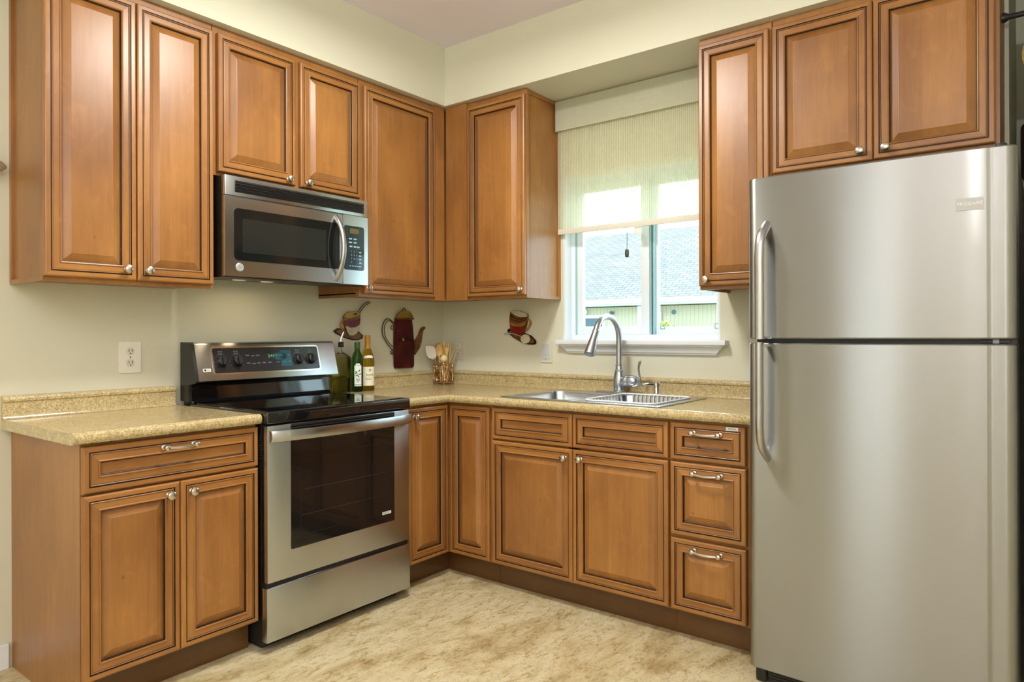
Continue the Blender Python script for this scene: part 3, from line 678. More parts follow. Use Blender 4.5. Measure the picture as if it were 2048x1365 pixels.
# ------------------------------------------------------------------ microwave
mw = Thing('microwave_oven', 'stainless over-the-range microwave with black window and bowed handle', 'microwave', 'R', (-1.33, 0, 1.452))
MA0, MA1, MF = -1.698, -.949, .392
b = nb(); loft(b, [[(a, .002, 1.470), (a, .345, 1.452), (a, .365, 1.458), (a, .365, 1.866), (a, .002, 1.866)] for a in (MA0+.002, MA1-.002)]); mw.part('body', b, BLKP)
b = nb(); box(b, MA0, MA1, .362, MF, 1.786, 1.866, 0, .003); tp = mw.part('vent_surround', b, STEELR, smooth=40)
b = nb(); box(b, MA0+.042, MA1-.024, MF-.008, MF+.0012, 1.800, 1.851, 0, .003); vg = mw.part('vent_grille', b, BLKP, tp)
b = nb()
for k in range(4): loft(b, [[(a, MF+.001, 1.803+k*.0125), (a, MF+.006, 1.804+k*.0125), (a, MF+.001, 1.811+k*.0125)] for a in (MA0+.046, MA1-.028)])
mw.part('louver', b, BLK, vg)
b = nb(); L = []
for a in [MA0+(-1.103-MA0)*i/10 for i in range(11)]:
    L.append([(a, .362, 1.456), (a, MF-.004, 1.456), (a, MF, 1.462), (a, MF, 1.780), (a, MF-.004, 1.784), (a, .362, 1.784)])
loft(b, L); md = mw.part('door', b, STEELR, smooth=40)
b = nb(); prism(b, rrect(-1.660, -1.122, 1.522, 1.736, .020, 5), MF-.002, MF+.0015); mwd = mw.part('window', b, MWG, md)
b = nb(); prism(b, rrect(-1.622, -1.200, 1.556, 1.696, .003, 2), MF+.0012, MF+.0022); mw.part('window_screen', b, plain('microwave_screen', (.014, .018, .017, 1), .14), mwd)
b = nb(); prism(b, rrect(-1.1012, MA1, 1.456, 1.784, .003, 2), .362, MF); mp = mw.part('control_column', b, STEELR, smooth=40)
b = nb(); prism(b, rrect(-1.096, -.974, 1.524, 1.734, .012, 5), MF-.002, MF+.0015); kp = mw.part('control_panel', b, plain('teal_black_panel', (.004, .016, .022, 1), .08), mp)
b = nb(); prism(b, rrect(-1.062, -1.006, 1.698, 1.722, .003, 2), MF+.0012, MF+.002); mw.part('display', b, AMBER, kp)
b = nb(); TM = lambda x, z: (lambda u, v, e: (x+u, MF+.0016+e, z+v))
for i, ch in enumerate('1234567890'):
    text_mesh(b, ch, TM(-1.052+(i % 3)*.016, 1.612-(i//3)*.017), .011, 0, .0002)
for z in (1.672, 1.655):
    for a in (-1.058, -1.030): box(b, a-.009, a+.009, MF+.0014, MF+.002, z-.003, z+.003)
for a, w in ((-1.054, .010), (-1.030, .009), (-1.010, .010)): box(b, a-w, a+w-.003, MF+.0014, MF+.002, 1.632, 1.639)
for k in range(4): box(b, -1.006, -.992, MF+.0014, MF+.002, 1.611-k*.017-.003, 1.611-k*.017+.003)
for a in (-1.060, -1.044, -1.028, -1.012, -1.0): box(b, a-.005, a+.005, MF+.0014, MF+.002, 1.541, 1.545)
mw.part('keypad_print', b, plain('keypad_print_blue', srgb(150, 184, 198), .5), kp)
b = nb(); lathe(b, (-1.634, MF, 1.494), (0, 1, 0), [(.017, -.001), (.017, .002), (.0155, .003)], 24); lathe(b, (-1.634, MF+.0025, 1.494), (0, 1, 0), [(.0135, 0), (.0135, .001)], 24, 1)
text_mesh(b, 'GE', TM(-1.634, 1.494-.0) if False else (lambda u, v, e: (-1.634+u, MF+.0036+e, 1.494+v)), .015, 0, .0002); mw.part('badge', b, [SILVER, GREYT], md, 'round silver maker badge')
b = nb(); pts = []
for i in range(17):
    t = i/16; s = math.sin(math.pi*t); pts.append((-1.142+.006*s, MF-.004+.056*s**.7, 1.472+(1.768-1.472)*t))
tube(b, pts, .0135, 14, flat=.8); mw.part('handle', b, HSTEEL, md, smooth=60)
for a in (-1.50, -1.36):
    b = nb(); lathe(b, (a, .17, 1.4625), (0, 0, -1), [(.030, -.002), (.030, .002), (.026, .003)], 20); mw.part('cooktop_lamp', b, LAMPS)

# ------------------------------------------------------------------ refrigerator
fr = Thing('refrigerator', 'stainless steel top-freezer refrigerator with black sides', 'refrigerator', 'K', (2.57, .4, 0))
FX0, FX1, FRD = 2.197, 2.944, .830
b = nb(); box(b, FX0+.006, FX1-.002, .045, .735, .030, 1.728, 0, .004); fr.part('cabinet', b, FBODY)
def fdoor(z0, z1):
    P = [(FX0, .742), (FX0, FRD-.026), (FX0+.002, FRD-.016), (FX0+.008, FRD-.006), (FX0+.018, FRD-.001), (FX0+.030, FRD)]
    for i in range(1, 12):
        t = i/12; P.append((FX0+.030+(2.868-FX0-.030)*t, FRD+.010*math.sin(math.pi*t)))
    P += [(2.868, FRD), (2.874, FRD-.0015), (2.880, FRD-.0045), (2.890, FRD-.0065), (2.912, FRD-.0085), (2.930, FRD-.013), (2.939, FRD-.021), (FX1, FRD-.034), (FX1, .742)]
    ca = (FX0+FX1)/2; b = nb(); L = []
    for z, s, o in ((z0, .996, -.004), (z0+.004, 1, 0), (z1-.004, 1, 0), (z1, .996, -.004)):
        L.append([(ca+(a-ca)*s, d+(o if d > .75 else 0), z) for a, d in P])
    loft(b, L); return b
fz = fr.part('freezer_door', fdoor(1.197, 1.742), STEEL, smooth=40)
fd = fr.part('fridge_door', fdoor(.078, 1.182), STEEL, smooth=40)
b = nb(); box(b, FX0+.020, FX1-.004, .735, .790, 1.1825, 1.1965); fr.part('door_gap_gasket', b, BLKP)
b = nb(); box(b, 2.855, 2.925, .76, .806, 1.186, 1.194, 0, .001); box(b, 2.885, 2.90, .79, .808, 1.184, 1.1955, 1); fr.part('center_hinge', b, [BLKP, GREYT])
for top in (True, False):
    b = nb(); A = 2.262; d0 = FRD-.004; dm = FRD+.058
    if top: pts = [(A+.002, d0-.004, 1.585), (A, d0+.014, 1.572), (A-.004, dm-.012, 1.535), (A-.006, dm, 1.48), (A-.006, dm, 1.40), (A-.006, dm, 1.28), (A-.006, dm, 1.196)]
    else: pts = [(A-.006, dm, 1.186), (A-.006, dm, 1.10), (A-.006, dm, .98), (A-.006, dm, .90), (A-.004, dm-.012, .845), (A, d0+.014, .808), (A+.002, d0-.004, .795)]
    tube(b, pts, .0165, 16, k=5, flat=.8)
    if top: box(b, A-.004, A+.010, FRD-.002, dm-.01, 1.199, 1.206, 0)
    else: box(b, A-.004, A+.010, FRD-.002, dm-.01, 1.172, 1.180, 0)
    fr.part('handle', b, HSTEEL, fz if top else fd, smooth=60)
b = nb(); dn = lambda a: FRD+.010*max(0, math.sin(math.pi*(a-FX0-.030)/(2.868-FX0-.030)))
dfb = FRD+.0035; bd = lambda a: FRD+.0035*(2.868-a)/.068+.0016
loft(b, [[(2.800, dfb-.006, 1.566), (2.867, dfb-.006, 1.566), (2.867, dfb-.006, 1.601), (2.800, dfb-.006, 1.601)], [(2.800, bd(2.800), 1.566), (2.867, bd(2.867), 1.566), (2.867, bd(2.867), 1.601), (2.800, bd(2.800), 1.601)]])
text_mesh(b, 'FRIGIDAIRE', lambda u, v, e: (2.834+u, bd(2.834+u)+e, 1.584+v), .0135, 1, .0004, .060)
fr.part('badge', b, [plain('nameplate_steel', srgb(150, 150, 146), .4, .7), WHITET], fz, 'steel nameplate')
b = nb(); lathe(b, (2.905, .775, 1.728), (0, 0, 1), [(.016, 0), (.016, .02), (.013, .028), (.004, .030)], 16); box(b, 2.86, 2.93, .66, .79, 1.728, 1.7345, 0, .002); fr.part('hinge_cover', b, BLKP)
b = nb(); box(b, FX0+.012, FX1-.012, .70, .785, .022, .074, 0, .006)
for k in range(4): box(b, FX0+.06, FX1-.06, .784, .788, .030+k*.010, .035+k*.010)
box(b, FX0+.012, FX0+.05, .70, .800, .018, .076, 0, .012, 3); fr.part('toe_grille', b, BLKP)
for a in (FX0+.06, FX1-.06):
    for d in (.12, .72): b = nb(); lathe(b, (a, d, 0), (0, 0, 1), [(.020, 0), (.020, .008), (.010, .012), (.010, .031)], 14); fr.part('foot', b, BLKP)

# ------------------------------------------------------------------ bottles on the counter
CZ = .9125
def yq(d): return d
bo = Thing('oil_bottle', 'clear square oil bottle with pour spout, nearest the range console', 'bottle', 'R', (-.868, .085, CZ), 'bottles beside the range')
A, D = -.868, .085
b = nb(); L = []
for h, hw, r in ((0, .036, .008), (.004, .039, .010), (.175, .039, .010), (.190, .036, .012), (.200, .026, .014), (.208, .0155, .0150), (.214, .0140, .0139), (.232, .0138, .0137), (.234, .0155, .0154), (.242, .0155, .0154)):
    L.append([(x, y, CZ+h) for x, y in rrect(A-hw, A+hw, D-hw, D+hw, min(r, hw*.98), 4)])
loft(b, L); gl = bo.part('glass', b, CLEAR, smooth=50)
b = nb(); L = []
for h, hw, r in ((.005, .034, .008), (.174, .0362, .009), (.186, .033, .011), (.187, .0325, .011)):
    L.append([(x, y, CZ+h) for x, y in rrect(A-hw, A+hw, D-hw, D+hw, r, 4)])
loft(b, L); bo.part('oil', b, OIL, gl, 'yellow-green oil')
b = nb(); lathe(b, (A, D, CZ+.238), (0, 0, 1), [(.012, 0), (.015, .004), (.0138, .008), (.0152, .012), (.0138, .017), (.0152, .021), (.013, .026), (.006, .028)], 20); sp = bo.part('pourer_collar', b, BLKP)
b = nb(); tube(b, [(A, D, CZ+.262), (A+.002, D, CZ+.285), (A+.010, D+.010, CZ+.318)], [.0055, .0048, .0035], 10); bo.part('pour_spout', b, CHROME, sp)
b = nb(); tube(b, [(A, D, CZ+.24), (A+.004, D, CZ+.21), (A+.010, D, CZ+.195)], .0014, 6); bo.part('air_tube', b, BLKP, sp)
def curved_label(bm, a, d, r, ang0, ang1, z0, z1, mi, n=14, t=.0006):
    L = [[(a+(r+e)*math.sin(q), d+(r+e)*math.cos(q), z) for q in [ang0+(ang1-ang0)*i/n for i in range(n+1)]+[]] for z, e in ((z0, t), (z1, t))]
    loft(bm, L, mi, False, False, closed=False)
LAB = math.radians(-33)      # labels face out into the room
def on_cyl(a, d, r, mid, z): return lambda u, v, e: (a+(r+.0008+e)*math.sin(mid+u/r), d+(r+.0008+e)*math.cos(mid+u/r), z+v)
A, D, r = -.772, .100, .031
bo = Thing('olive_oil_bottle', 'dark green olive oil bottle with white leaf label, middle of the bottles', 'bottle', 'R', (A, D, CZ), 'bottles beside the range')
b = nb(); lathe(b, (A, D, CZ), (0, 0, 1), [(.028, 0), (r, .004), (r, .165), (.029, .185), (.022, .202), (.0155, .214), (.0140, .222), (.0140, .232)], 32); gl = bo.part('glass', b, GREENG, smooth=60)
b = nb(); lathe(b, (A, D, CZ+.230), (0, 0, 1), [(.0150, 0), (.0155, .002), (.0155, .032), (.014, .034)], 24); bo.part('cap', b, plain('green_cap', srgb(74, 104, 58), .4))
b = nb(); mid = LAB; w = .62
curved_label(b, A, D, r, mid-w, mid+w, CZ+.030, CZ+.140, 0); curved_label(b, A, D, r, mid-w*.6, mid+w*.6, CZ+.140, CZ+.150, 0)
for k, (z, ww) in enumerate(((.140, .016), (.066, .020), (.060, .018), (.052, .012))): 
    curved_label(b, A, D, r+.0005, mid-ww/r/2, mid+ww/r/2, CZ+z, CZ+z+.003, 2)
curved_label(b, A, D, r+.0005, mid-w, mid+w, CZ+.036, CZ+.039, 1)
f = on_cyl(A, D, r, mid, CZ)
for cu, cv, an, ln in ((-.008, .105, 130, .020), (.006, .112, 60, .018), (.010, .094, 20, .018), (-.006, .088, 200, .018), (.002, .082, 300, .016), (-.012, .098, 160, .012)):
    t = math.radians(an); lf = [(cu+math.cos(t)*s*ln-math.sin(t)*wv, cv+math.sin(t)*s*ln+math.cos(t)*wv) for s, wv in ((-.5, 0), (-.2, .003), (.15, .0032), (.5, 0), (.15, -.0032), (-.2, -.003))]
    bb = [V(b, *f(u, v, .0007)) for u, v in lf]; b.faces.new(bb).material_index = 1
bo.part('label', b, [LABELW, LEAFG, INK], gl, 'white label with green leaves')
A, D, r = -.690, .088, .0365
bo = Thing('wine_bottle', 'amber wine bottle with cream label and ochre neck foil, rightmost bottle', 'bottle', 'R', (A, D, CZ), 'bottles beside the range')
b = nb(); lathe(b, (A, D, CZ), (0, 0, 1), [(.033, 0), (r, .004), (r, .150), (.0355, .170), (.031, .190), (.024, .210), (.0175, .228), (.0148, .245), (.0145, .262)], 36); gl = bo.part('glass', b, WINEG, smooth=60)
b = nb(); lathe(b, (A, D, CZ+.228), (0, 0, 1), [(.0180, 0), (.0152, .016), (.0150, .060), (.0156, .062), (.0156, .070), (.013, .072)], 28); bo.part('neck_foil', b, FOIL)
b = nb(); mid = LAB; curved_label(b, A, D, r, mid-1.15, mid+1.15, CZ+.028, CZ+.130, 0, 20); f = on_cyl(A, D, r, mid, CZ)
text_mesh(b, 'RAME', on_cyl(A, D, r, mid+.22, CZ+.085), .014, 1, .0002, .040)
for z, ww in ((.068, .036), (.060, .028)): curved_label(b, A, D, r+.0005, mid-ww/r/2, mid+ww/r/2, CZ+z, CZ+z+.002, 2)
for an in range(0, 360, 45):
    t = math.radians(an); bb = [V(b, *f(.008+x*math.cos(t)-y*math.sin(t), .112+x*math.sin(t)+y*math.cos(t), .0006)) for x, y in ((.001, 0), (.005, .0016), (.009, 0), (.005, -.0016))]; b.faces.new(bb).material_index = 2
bo.part('label', b, [LABELP, INK, plain('label_tan', srgb(150, 124, 80), .6)], gl, 'cream paper label')
b = nb()
pr = [(.034, .180), (.0318, .190), (.0288, .200)]
L = [[(A+(q+.0008)*math.sin(t), D+(q+.0008)*math.cos(t), CZ+z-.004*abs(t-mid-.1)) for t in [mid-.7+1.5*i/12 for i in range(13)]] for q, z in ((.0345, .178), (.0335, .184), (.0312, .192))]
loft(b, L, 0, False, False, closed=False); bo.part('neck_label', b, LABELP, gl)

# ------------------------------------------------------------------ utensil caddy and utensils
UX, UY = .094, .094      # along x, out from the window wall
uc = Thing('utensil_holder', 'openwork copper wire utensil holder in the counter corner', 'utensil holder', 'K', (UX, UY, CZ))
hw = .044; uz0, uz1 = CZ+.008, CZ+.128
b = nb()
for z in (uz0+.002, uz1):
    tube(b, [(a, d, z) for a, d in rrect(UX-hw, UX+hw, UY-hw, UY+hw, .006, 3)], .0026, 8, closed=True)
for sa in (-1, 1):
    for s2 in (-1, 1):
        tube(b, [(UX+sa*hw*.97, UY+s2*hw*.97, CZ+.004), (UX+sa*hw*.97, UY+s2*hw*.97, uz1)], .0024, 8); lathe(b, (UX+sa*hw*.97, UY+s2*hw*.97, CZ), (0, 0, 1), [(.003, 0), (.0045, .003), (.0045, .006), (.002, .009)], 10)
for i in range(5):
    q = -hw+2*hw*i/4; tube(b, [(UX+q, UY-hw, uz0+.002), (UX+q, UY+hw, uz0+.002)], .0016, 6); tube(b, [(UX-hw, UY+q, uz0+.002), (UX+hw, UY+q, uz0+.002)], .0016, 6)
uc.part('frame', b, COPPER)
def scroll(pt):
    S_ = []
    sp = lambda cx, cz, r0, turns, st, sg: [(cx+(r0*(1-.62*i/22))*math.cos(st+sg*2*math.pi*turns*i/22), cz+(r0*(1-.62*i/22))*math.sin(st+sg*2*math.pi*turns*i/22)) for i in range(23)]
    S_.append(sp(.010, .094, .022, 1.2, math.pi*.5, -1)); S_.append(sp(.006, .026, .020, 1.2, -math.pi*.5, -1)); S_.append(sp(-.026, .100, .014, 1.1, 0, 1)); S_.append(sp(-.026, .028, .015, 1.1, math.pi, -1))
    S_.append([(.010+.022, .094), (.026, .07), (.004, .052), (-.014, .03), (-.012, .012)]); S_.append([(-.012, .112), (-.018, .08), (-.034, .055), (-.038, .02)]); S_.append([(.034, .112), (.030, .08), (.038, .05), (.030, .012)])
    return [[pt(u, v) for u, v in c] for c in S_]
for nm, pt in (('front', lambda u, v: (UX+u, UY+hw, uz0+v)), ('right', lambda u, v: (UX+hw, UY-u, uz0+v)), ('left', lambda u, v: (UX-hw, UY+u, uz0+v)), ('back', lambda u, v: (UX-u, UY-hw, uz0+v))):
    b = nb()
    for c_ in scroll(pt): tube(b, c_, .0024, 6, k=2)
    uc.part('scroll_panel', b, COPPER)
GU = 'utensils standing in the copper holder'
def utensil(name, label, cat, foot, tip, build, mats, smooth=40):
    """build(bm, P) where P(u, v, w) is a point: u across, v along the shaft from the foot, w out of its face"""
    f, t = Vector(foot), Vector(tip); ax = (t-f).normalized()
    view = Vector((1.0, 1.0, 0)).normalized()         # broad face towards the middle of the room
    u = ax.cross(view).normalized()*-1; w = u.cross(ax)*1
    if w.dot(view) < 0: w = -w
    b = nb(); build(b, lambda x, v, y: tuple(f+u*x+ax*v+w*y), (t-f).length)
    return single(name, label, cat, 'K', tuple(foot), b, mats, GU, smooth=smooth)
def blade(bm, P, outline, t, mi=0): loft(bm, [[P(u, v, -t/2) for u, v in outline], [P(u, v, t/2) for u, v in outline]], mi)
FZ0 = uz0+.006
def sil(bm, P, L):
    tube(bm, [P(0, 0, 0), P(0, L*.66, 0)], [.005, .0045], 8, 1)
    blade(bm, P, [(-.006, L*.62), (-.030, L*.70), (-.034, L*.80), (-.024, L*.97), (-.016, L), (.020, L*.93), (.030, L*.86), (.026, L*.72), (.006, L*.62)], .006)
utensil('spatula', 'white silicone spatula leaning left in the copper holder', 'spatula', (UX+.002, UY-.004, FZ0), (UX-.054, UY+.074, CZ+.240), sil, [SILIC, BEECH])
def bspat(bm, P, L):
    tube(bm, [P(0, 0, 0), P(0, L*.7, 0)], .0045, 8); blade(bm, P, [(-.006, L*.66), (-.024, L*.76), (-.026, L*.95), (-.010, L), (.014, L), (.026, L*.95), (.024, L*.76), (.006, L*.66)], .005)
utensil('spatula', 'brown wooden spatula showing behind the white silicone spatula', 'spatula', (UX-.018, UY-.030, FZ0), (UX-.050, UY-.018, CZ+.252), bspat, BEECH)
def spoon(bm, P, L):
    tube(bm, [P(0, 0, 0), P(0, L*.72, 0)], [.0045, .004], 8)
    Ls = []
    for k, (sc, dz) in enumerate(((1, 0), (.96, -.004), (.7, -.010), (.3, -.013))): Ls.append([P(.021*sc*math.cos(t), L*.84+.040*sc*math.sin(t), dz) for t in [2*math.pi*i/24 for i in range(24)]])
    loft(bm, [[P(.016*math.cos(t), L*.84+.034*math.sin(t), -.006) for t in [2*math.pi*i/24 for i in range(24)]], Ls[0]]+Ls[1:])
utensil('wooden_spoon', 'pale wooden spoon with round bowl at the middle of the copper holder', 'spoon', (UX+.002, UY+.026, FZ0), (UX+.002, UY+.040, CZ+.242), spoon, BAMBOO, 60)
def strip(bm, P, L): blade(bm, P, [(-.0055, 0), (-.0065, L*.6), (-.009, L*.95), (-.008, L), (.008, L), (.009, L*.95), (.0065, L*.6), (.0055, 0)], .004)
for k, (fx, fy, tx, ty, hz, lb) in enumerate((
        (-.024, -.010, -.036, .008, .240, 'leftmost thin bamboo stirrer behind the white spatula edge'),
        (-.014, -.018, -.022, .000, .250, 'second thin bamboo stirrer from the left in the copper holder'),
        (-.004, -.026, -.006, -.010, .258, 'tallest thin bamboo stirrer behind the pale wooden spoon'))):
    utensil('bamboo_stirrer', lb, 'stirrer', (UX+fx, UY+fy, FZ0), (UX+tx, UY+ty, CZ+hz), strip, BAMBOO)
def fork(bm, P, L):
    blade(bm, P, [(-.005, 0), (-.005, L*.7), (-.014, L*.82), (-.015, L), (-.009, L), (-.008, L*.86), (-.003, L*.86), (-.003, L), (.003, L), (.003, L*.86), (.008, L*.86), (.009, L), (.015, L), (.014, L*.82), (.005, L*.7), (.005, 0)], .004)
utensil('wooden_fork', 'pale wooden fork with flat tines right of the wooden spoon', 'fork', (UX+.014, UY-.016, FZ0), (UX+.022, UY-.006, CZ+.256), fork, BAMBOO)
def ladle(bm, P, L):
    tube(bm, [P(0, 0, 0), P(0, L*.8, 0)], .0045, 8); c = Vector(P(0, L, 0)); ax = (Vector(P(0, 1, 0))-Vector(P(0, 0, 0)))
    lathe(bm, tuple(c-ax*.022), tuple(ax), [(.004, 0), (.014, .004), (.020, .012), (.022, .022), (.020, .032), (.013, .040), (.003, .044)], 20)
    o = Vector(P(-.016, L+.016, .006)); lathe(bm, tuple(o), tuple(ax), [(.002, -.007), (.006, -.004), (.007, 0), (.006, .004), (.002, .007)], 12, 1)
utensil('wooden_masher', 'cream wooden masher with round head and red dot at the holder front right', 'masher', (UX+.022, UY+.016, FZ0), (UX+.034, UY+.034, CZ+.158), ladle, [CREAMW, REDP], 60)
def stick(bm, P, L): tube(bm, [P(0, 0, 0), P(0, L, 0)], [.0022, .0032], 8)
utensil('chopstick', 'upright pale chopstick at the right of the copper holder', 'chopstick', (UX+.022, UY-.016, FZ0), (UX+.042, UY-.020, CZ+.252), stick, BAMBOO)
utensil('chopstick', 'pale chopstick leaning far right out of the copper holder', 'chopstick', (UX-.030, UY-.036, FZ0), (UX+.088, UY-.040, CZ+.222), stick, BAMBOO)
utensil('chopstick', 'short pale chopstick just left of the far-leaning chopstick', 'chopstick', (UX-.014, UY-.010, FZ0), (UX+.068, UY-.018, CZ+.206), stick, BAMBOO)

# ------------------------------------------------------------------ metal wall ornaments
POT = [(-.412, 1.018), (-.422, 1.032), (-.424, 1.194), (-.423, 1.274), (-.411, 1.313), (-.275, 1.315), (-.264, 1.259), (-.257, 1.177), (-.256, 1.029), (-.267, 1.018)]
LID = [(-.409, 1.314), (-.404, 1.326), (-.391, 1.34), (-.369, 1.352), (-.347, 1.357), (-.32, 1.355), (-.295, 1.346), (-.28, 1.328), (-.275, 1.316)]
SPO = [(-.253, 1.18), (-.225, 1.21), (-.201, 1.249), (-.183, 1.263), (-.168, 1.263), (-.166, 1.255), (-.183, 1.24), (-.192, 1.21), (-.199, 1.173), (-.216, 1.133), (-.253, 1.094)]
HW1 = [(-.426, 1.282), (-.441, 1.296), (-.469, 1.307), (-.494, 1.295), (-.511, 1.264), (-.513, 1.226), (-.499, 1.195), (-.469, 1.157), (-.435, 1.128), (-.429, 1.113), (-.442, 1.109)]
HW2 = [(-.426, 1.274), (-.439, 1.287), (-.456, 1.296), (-.477, 1.289), (-.494, 1.267), (-.496, 1.233), (-.486, 1.198), (-.457, 1.163), (-.424, 1.143)]
def w2(pts, d): return [(a, d, z) for a, z in pts]
o = Thing('coffee_pot_ornament', 'maroon metal coffee pot wall ornament lettered coffee', 'wall ornament', 'R', (-.34, 0, 1.018), 'coffee themed wall ornaments')
b = nb(); L = []
n = 12
for i in range(n+1):                               # bowed hammered sheet
    t = i/n; col = []
    for z, l, r in ((1.018, -.414, -.265), (1.03, -.422, -.2565), (1.10, -.4235, -.2565), (1.177, -.424, -.257), (1.259, -.423, -.264), (1.29, -.418, -.270), (1.314, -.411, -.275)):
        col.append((l+(r-l)*t, .006+.018*math.sin(math.pi*t)**.6, z))
    L.append(col)
loft(b, L, 0, False, False, closed=False)
r = bmesh.ops.solidify(b, geom=b.faces[:], thickness=.002); pb = o.part('pot_body', b, MAROON)
b = nb(); prism(b, LID, .006, .022, 0, .004); tube(b, [(-.358, .014, 1.354), (-.352, .014, 1.366), (-.344, .014, 1.370), (-.336, .014, 1.366), (-.330, .014, 1.354)], .0028, 8, 1, k=3); box(b, -.414, -.272, .006, .0245, 1.305, 1.315, 2, .002); o.part('lid', b, [GOLDP, WIREG, BROWNP])
b = nb(); prism(b, SPO, .004, .014, 0, .003); o.part('spout', b, BROWNP)
b = nb(); tube(b, w2(HW1, .010), .0032, 8, k=4); tube(b, w2(HW2, .010), .0026, 8, k=4)
for cz, ca in ((1.256, -.436), (1.112, -.438)): tube(b, [(ca+.011*math.cos(t), .010, cz+.011*math.sin(t)) for t in [2*math.pi*i/14 for i in range(14)]], .0026, 8, closed=True)
o.part('handle', b, WIREG)
b = nb(); text_mesh(b, 'coffee', lambda u, v, e: (-.338+u, .0290-1.6*u*u+e, 1.188+v), .050, 0, .0008, .108); o.part('lettering', b, DARKE, pb)
b = nb(); prism(b, ell(-.3665, 1.186, .007, .009, 16), .024, .0300); o.part('letter_stud', b, GOLDP, pb)

CUP = [(-.795, 1.311), (-.787, 1.265), (-.771, 1.232), (-.758, 1.213), (-.732, 1.211), (-.702, 1.224), (-.689, 1.253), (-.68, 1.296), (-.677, 1.332), (-.71, 1.342), (-.758, 1.339), (-.789, 1.321)]
CTOP = [(-.792, 1.315), (-.774, 1.332), (-.737, 1.341), (-.699, 1.34), (-.678, 1.331), (-.699, 1.319), (-.742, 1.307), (-.774, 1.305)]
CBAND = [(-.789, 1.294), (-.753, 1.288), (-.71, 1.293), (-.68, 1.304), (-.686, 1.27), (-.716, 1.257), (-.753, 1.255), (-.782, 1.265)]
CLOW = [(-.782, 1.264), (-.753, 1.254), (-.716, 1.256), (-.686, 1.269), (-.691, 1.245), (-.705, 1.224), (-.732, 1.211), (-.758, 1.213), (-.771, 1.232)]
CSAU = [(-.854, 1.236), (-.831, 1.25), (-.79, 1.249), (-.689, 1.238), (-.65, 1.211), (-.656, 1.194), (-.689, 1.185), (-.727, 1.186), (-.779, 1.199), (-.836, 1.22)]
CHAN = [(-.792, 1.294), (-.81, 1.273), (-.81, 1.253), (-.79, 1.244)]
CW1 = [(-.691, 1.340), (-.661, 1.376), (-.632, 1.394), (-.606, 1.400)]
CW2 = [(-.68, 1.336), (-.65, 1.370), (-.622, 1.386), (-.604, 1.394)]
o = Thing('coffee_cup_ornament', 'metal coffee cup wall ornament with gold top and maroon band above the bottles', 'wall ornament', 'R', (-.74, 0, 1.186), 'coffee themed wall ornaments')
b = nb(); prism(b, CSAU, .003, .008, 0, .002); prism(b, [( -.75+(a+.75)*.86, 1.217+(z-1.217)*.8) for a, z in CSAU], .007, .010, 1); o.part('saucer', b, [DARKE, BROWNP])
b = nb(); prism(b, CUP, .008, .016, 0, .002); cb = o.part('cup', b, BROWNP)
for nm, sh_, m in (('coffee_surface', CTOP, GOLDP), ('cup_band', CBAND, MAROON), ('cup_base', CLOW, CREAMP)):
    b = nb(); prism(b, sh_, .0155, .0195, 0, .001); o.part(nm, b, m, cb)
b = nb(); prism(b, [(-.735, 1.325), (-.712, 1.334), (-.700, 1.332), (-.716, 1.322)], .019, .021); o.part('cup_accent', b, DARKE, cb)
b = nb(); tube(b, w2(CHAN, .012), .0055, 8, k=4); o.part('cup_handle', b, OCHREP)
b = nb(); tube(b, w2(CW1, .012), .0026, 8, k=4); tube(b, w2(CW2, .012), .0026, 8, k=4); o.part('steam_wire', b, WIREG)

DCUP = [(.551, 1.351), (.543, 1.317), (.543, 1.278), (.556, 1.24), (.583, 1.222), (.631, 1.208), (.653, 1.23), (.666, 1.274), (.673, 1.318), (.672, 1.328), (.621, 1.347), (.58, 1.353)]
DTOP = [(.552, 1.35), (.58, 1.353), (.621, 1.347), (.661, 1.334), (.673, 1.323), (.668, 1.313), (.621, 1.313), (.584, 1.325), (.562, 1.338)]
DGOLD = [(.545, 1.287), (.584, 1.275), (.628, 1.277), (.664, 1.292), (.657, 1.268), (.628, 1.257), (.584, 1.259), (.546, 1.272)]
DRED = [(.546, 1.269), (.584, 1.257), (.628, 1.255), (.657, 1.267), (.65, 1.233), (.631, 1.208), (.583, 1.222), (.556, 1.24)]
DHAN = [(.67, 1.297), (.686, 1.294), (.688, 1.271), (.675, 1.248), (.657, 1.236)]
DSAU = [(.52, 1.24), (.535, 1.249), (.565, 1.24), (.65, 1.221), (.693, 1.207), (.725, 1.178), (.725, 1.16), (.707, 1.155), (.671, 1.156), (.627, 1.166), (.565, 1.195), (.524, 1.225)]
o = Thing('coffee_cup_ornament', 'tilted metal coffee cup ornament with red base and spoon left of the window', 'wall ornament', 'K', (.61, 0, 1.155), 'coffee themed wall ornaments')
b = nb(); prism(b, DSAU, .003, .008, 0, .002); prism(b, [(.63+(a-.63)*.86, 1.195+(z-1.195)*.8) for a, z in DSAU], .007, .010, 1); o.part('saucer', b, [DARKE, BROWNP])
b = nb(); prism(b, DCUP, .008, .016, 0, .002); cb = o.part('cup', b, BROWNP)
for nm, sh_, m in (('cup_mouth', DTOP, CREAMP), ('cup_band', DGOLD, OCHREP), ('cup_base', DRED, DREDP)):
    b = nb(); prism(b, sh_, .0155, .0195, 0, .001); o.part(nm, b, m, cb)
b = nb(); tube(b, w2([(.550, 1.322), (.59, 1.306), (.63, 1.302), (.668, 1.310)], .017), .0022, 8, k=4); tube(b, w2([(.548, 1.306), (.59, 1.292), (.63, 1.290), (.666, 1.300)], .017), .0018, 8, k=4); o.part('cup_line', b, DARKE, cb)
b = nb(); tube(b, w2(DHAN, .012), .0055, 8, k=4); o.part('cup_handle', b, OCHREP)
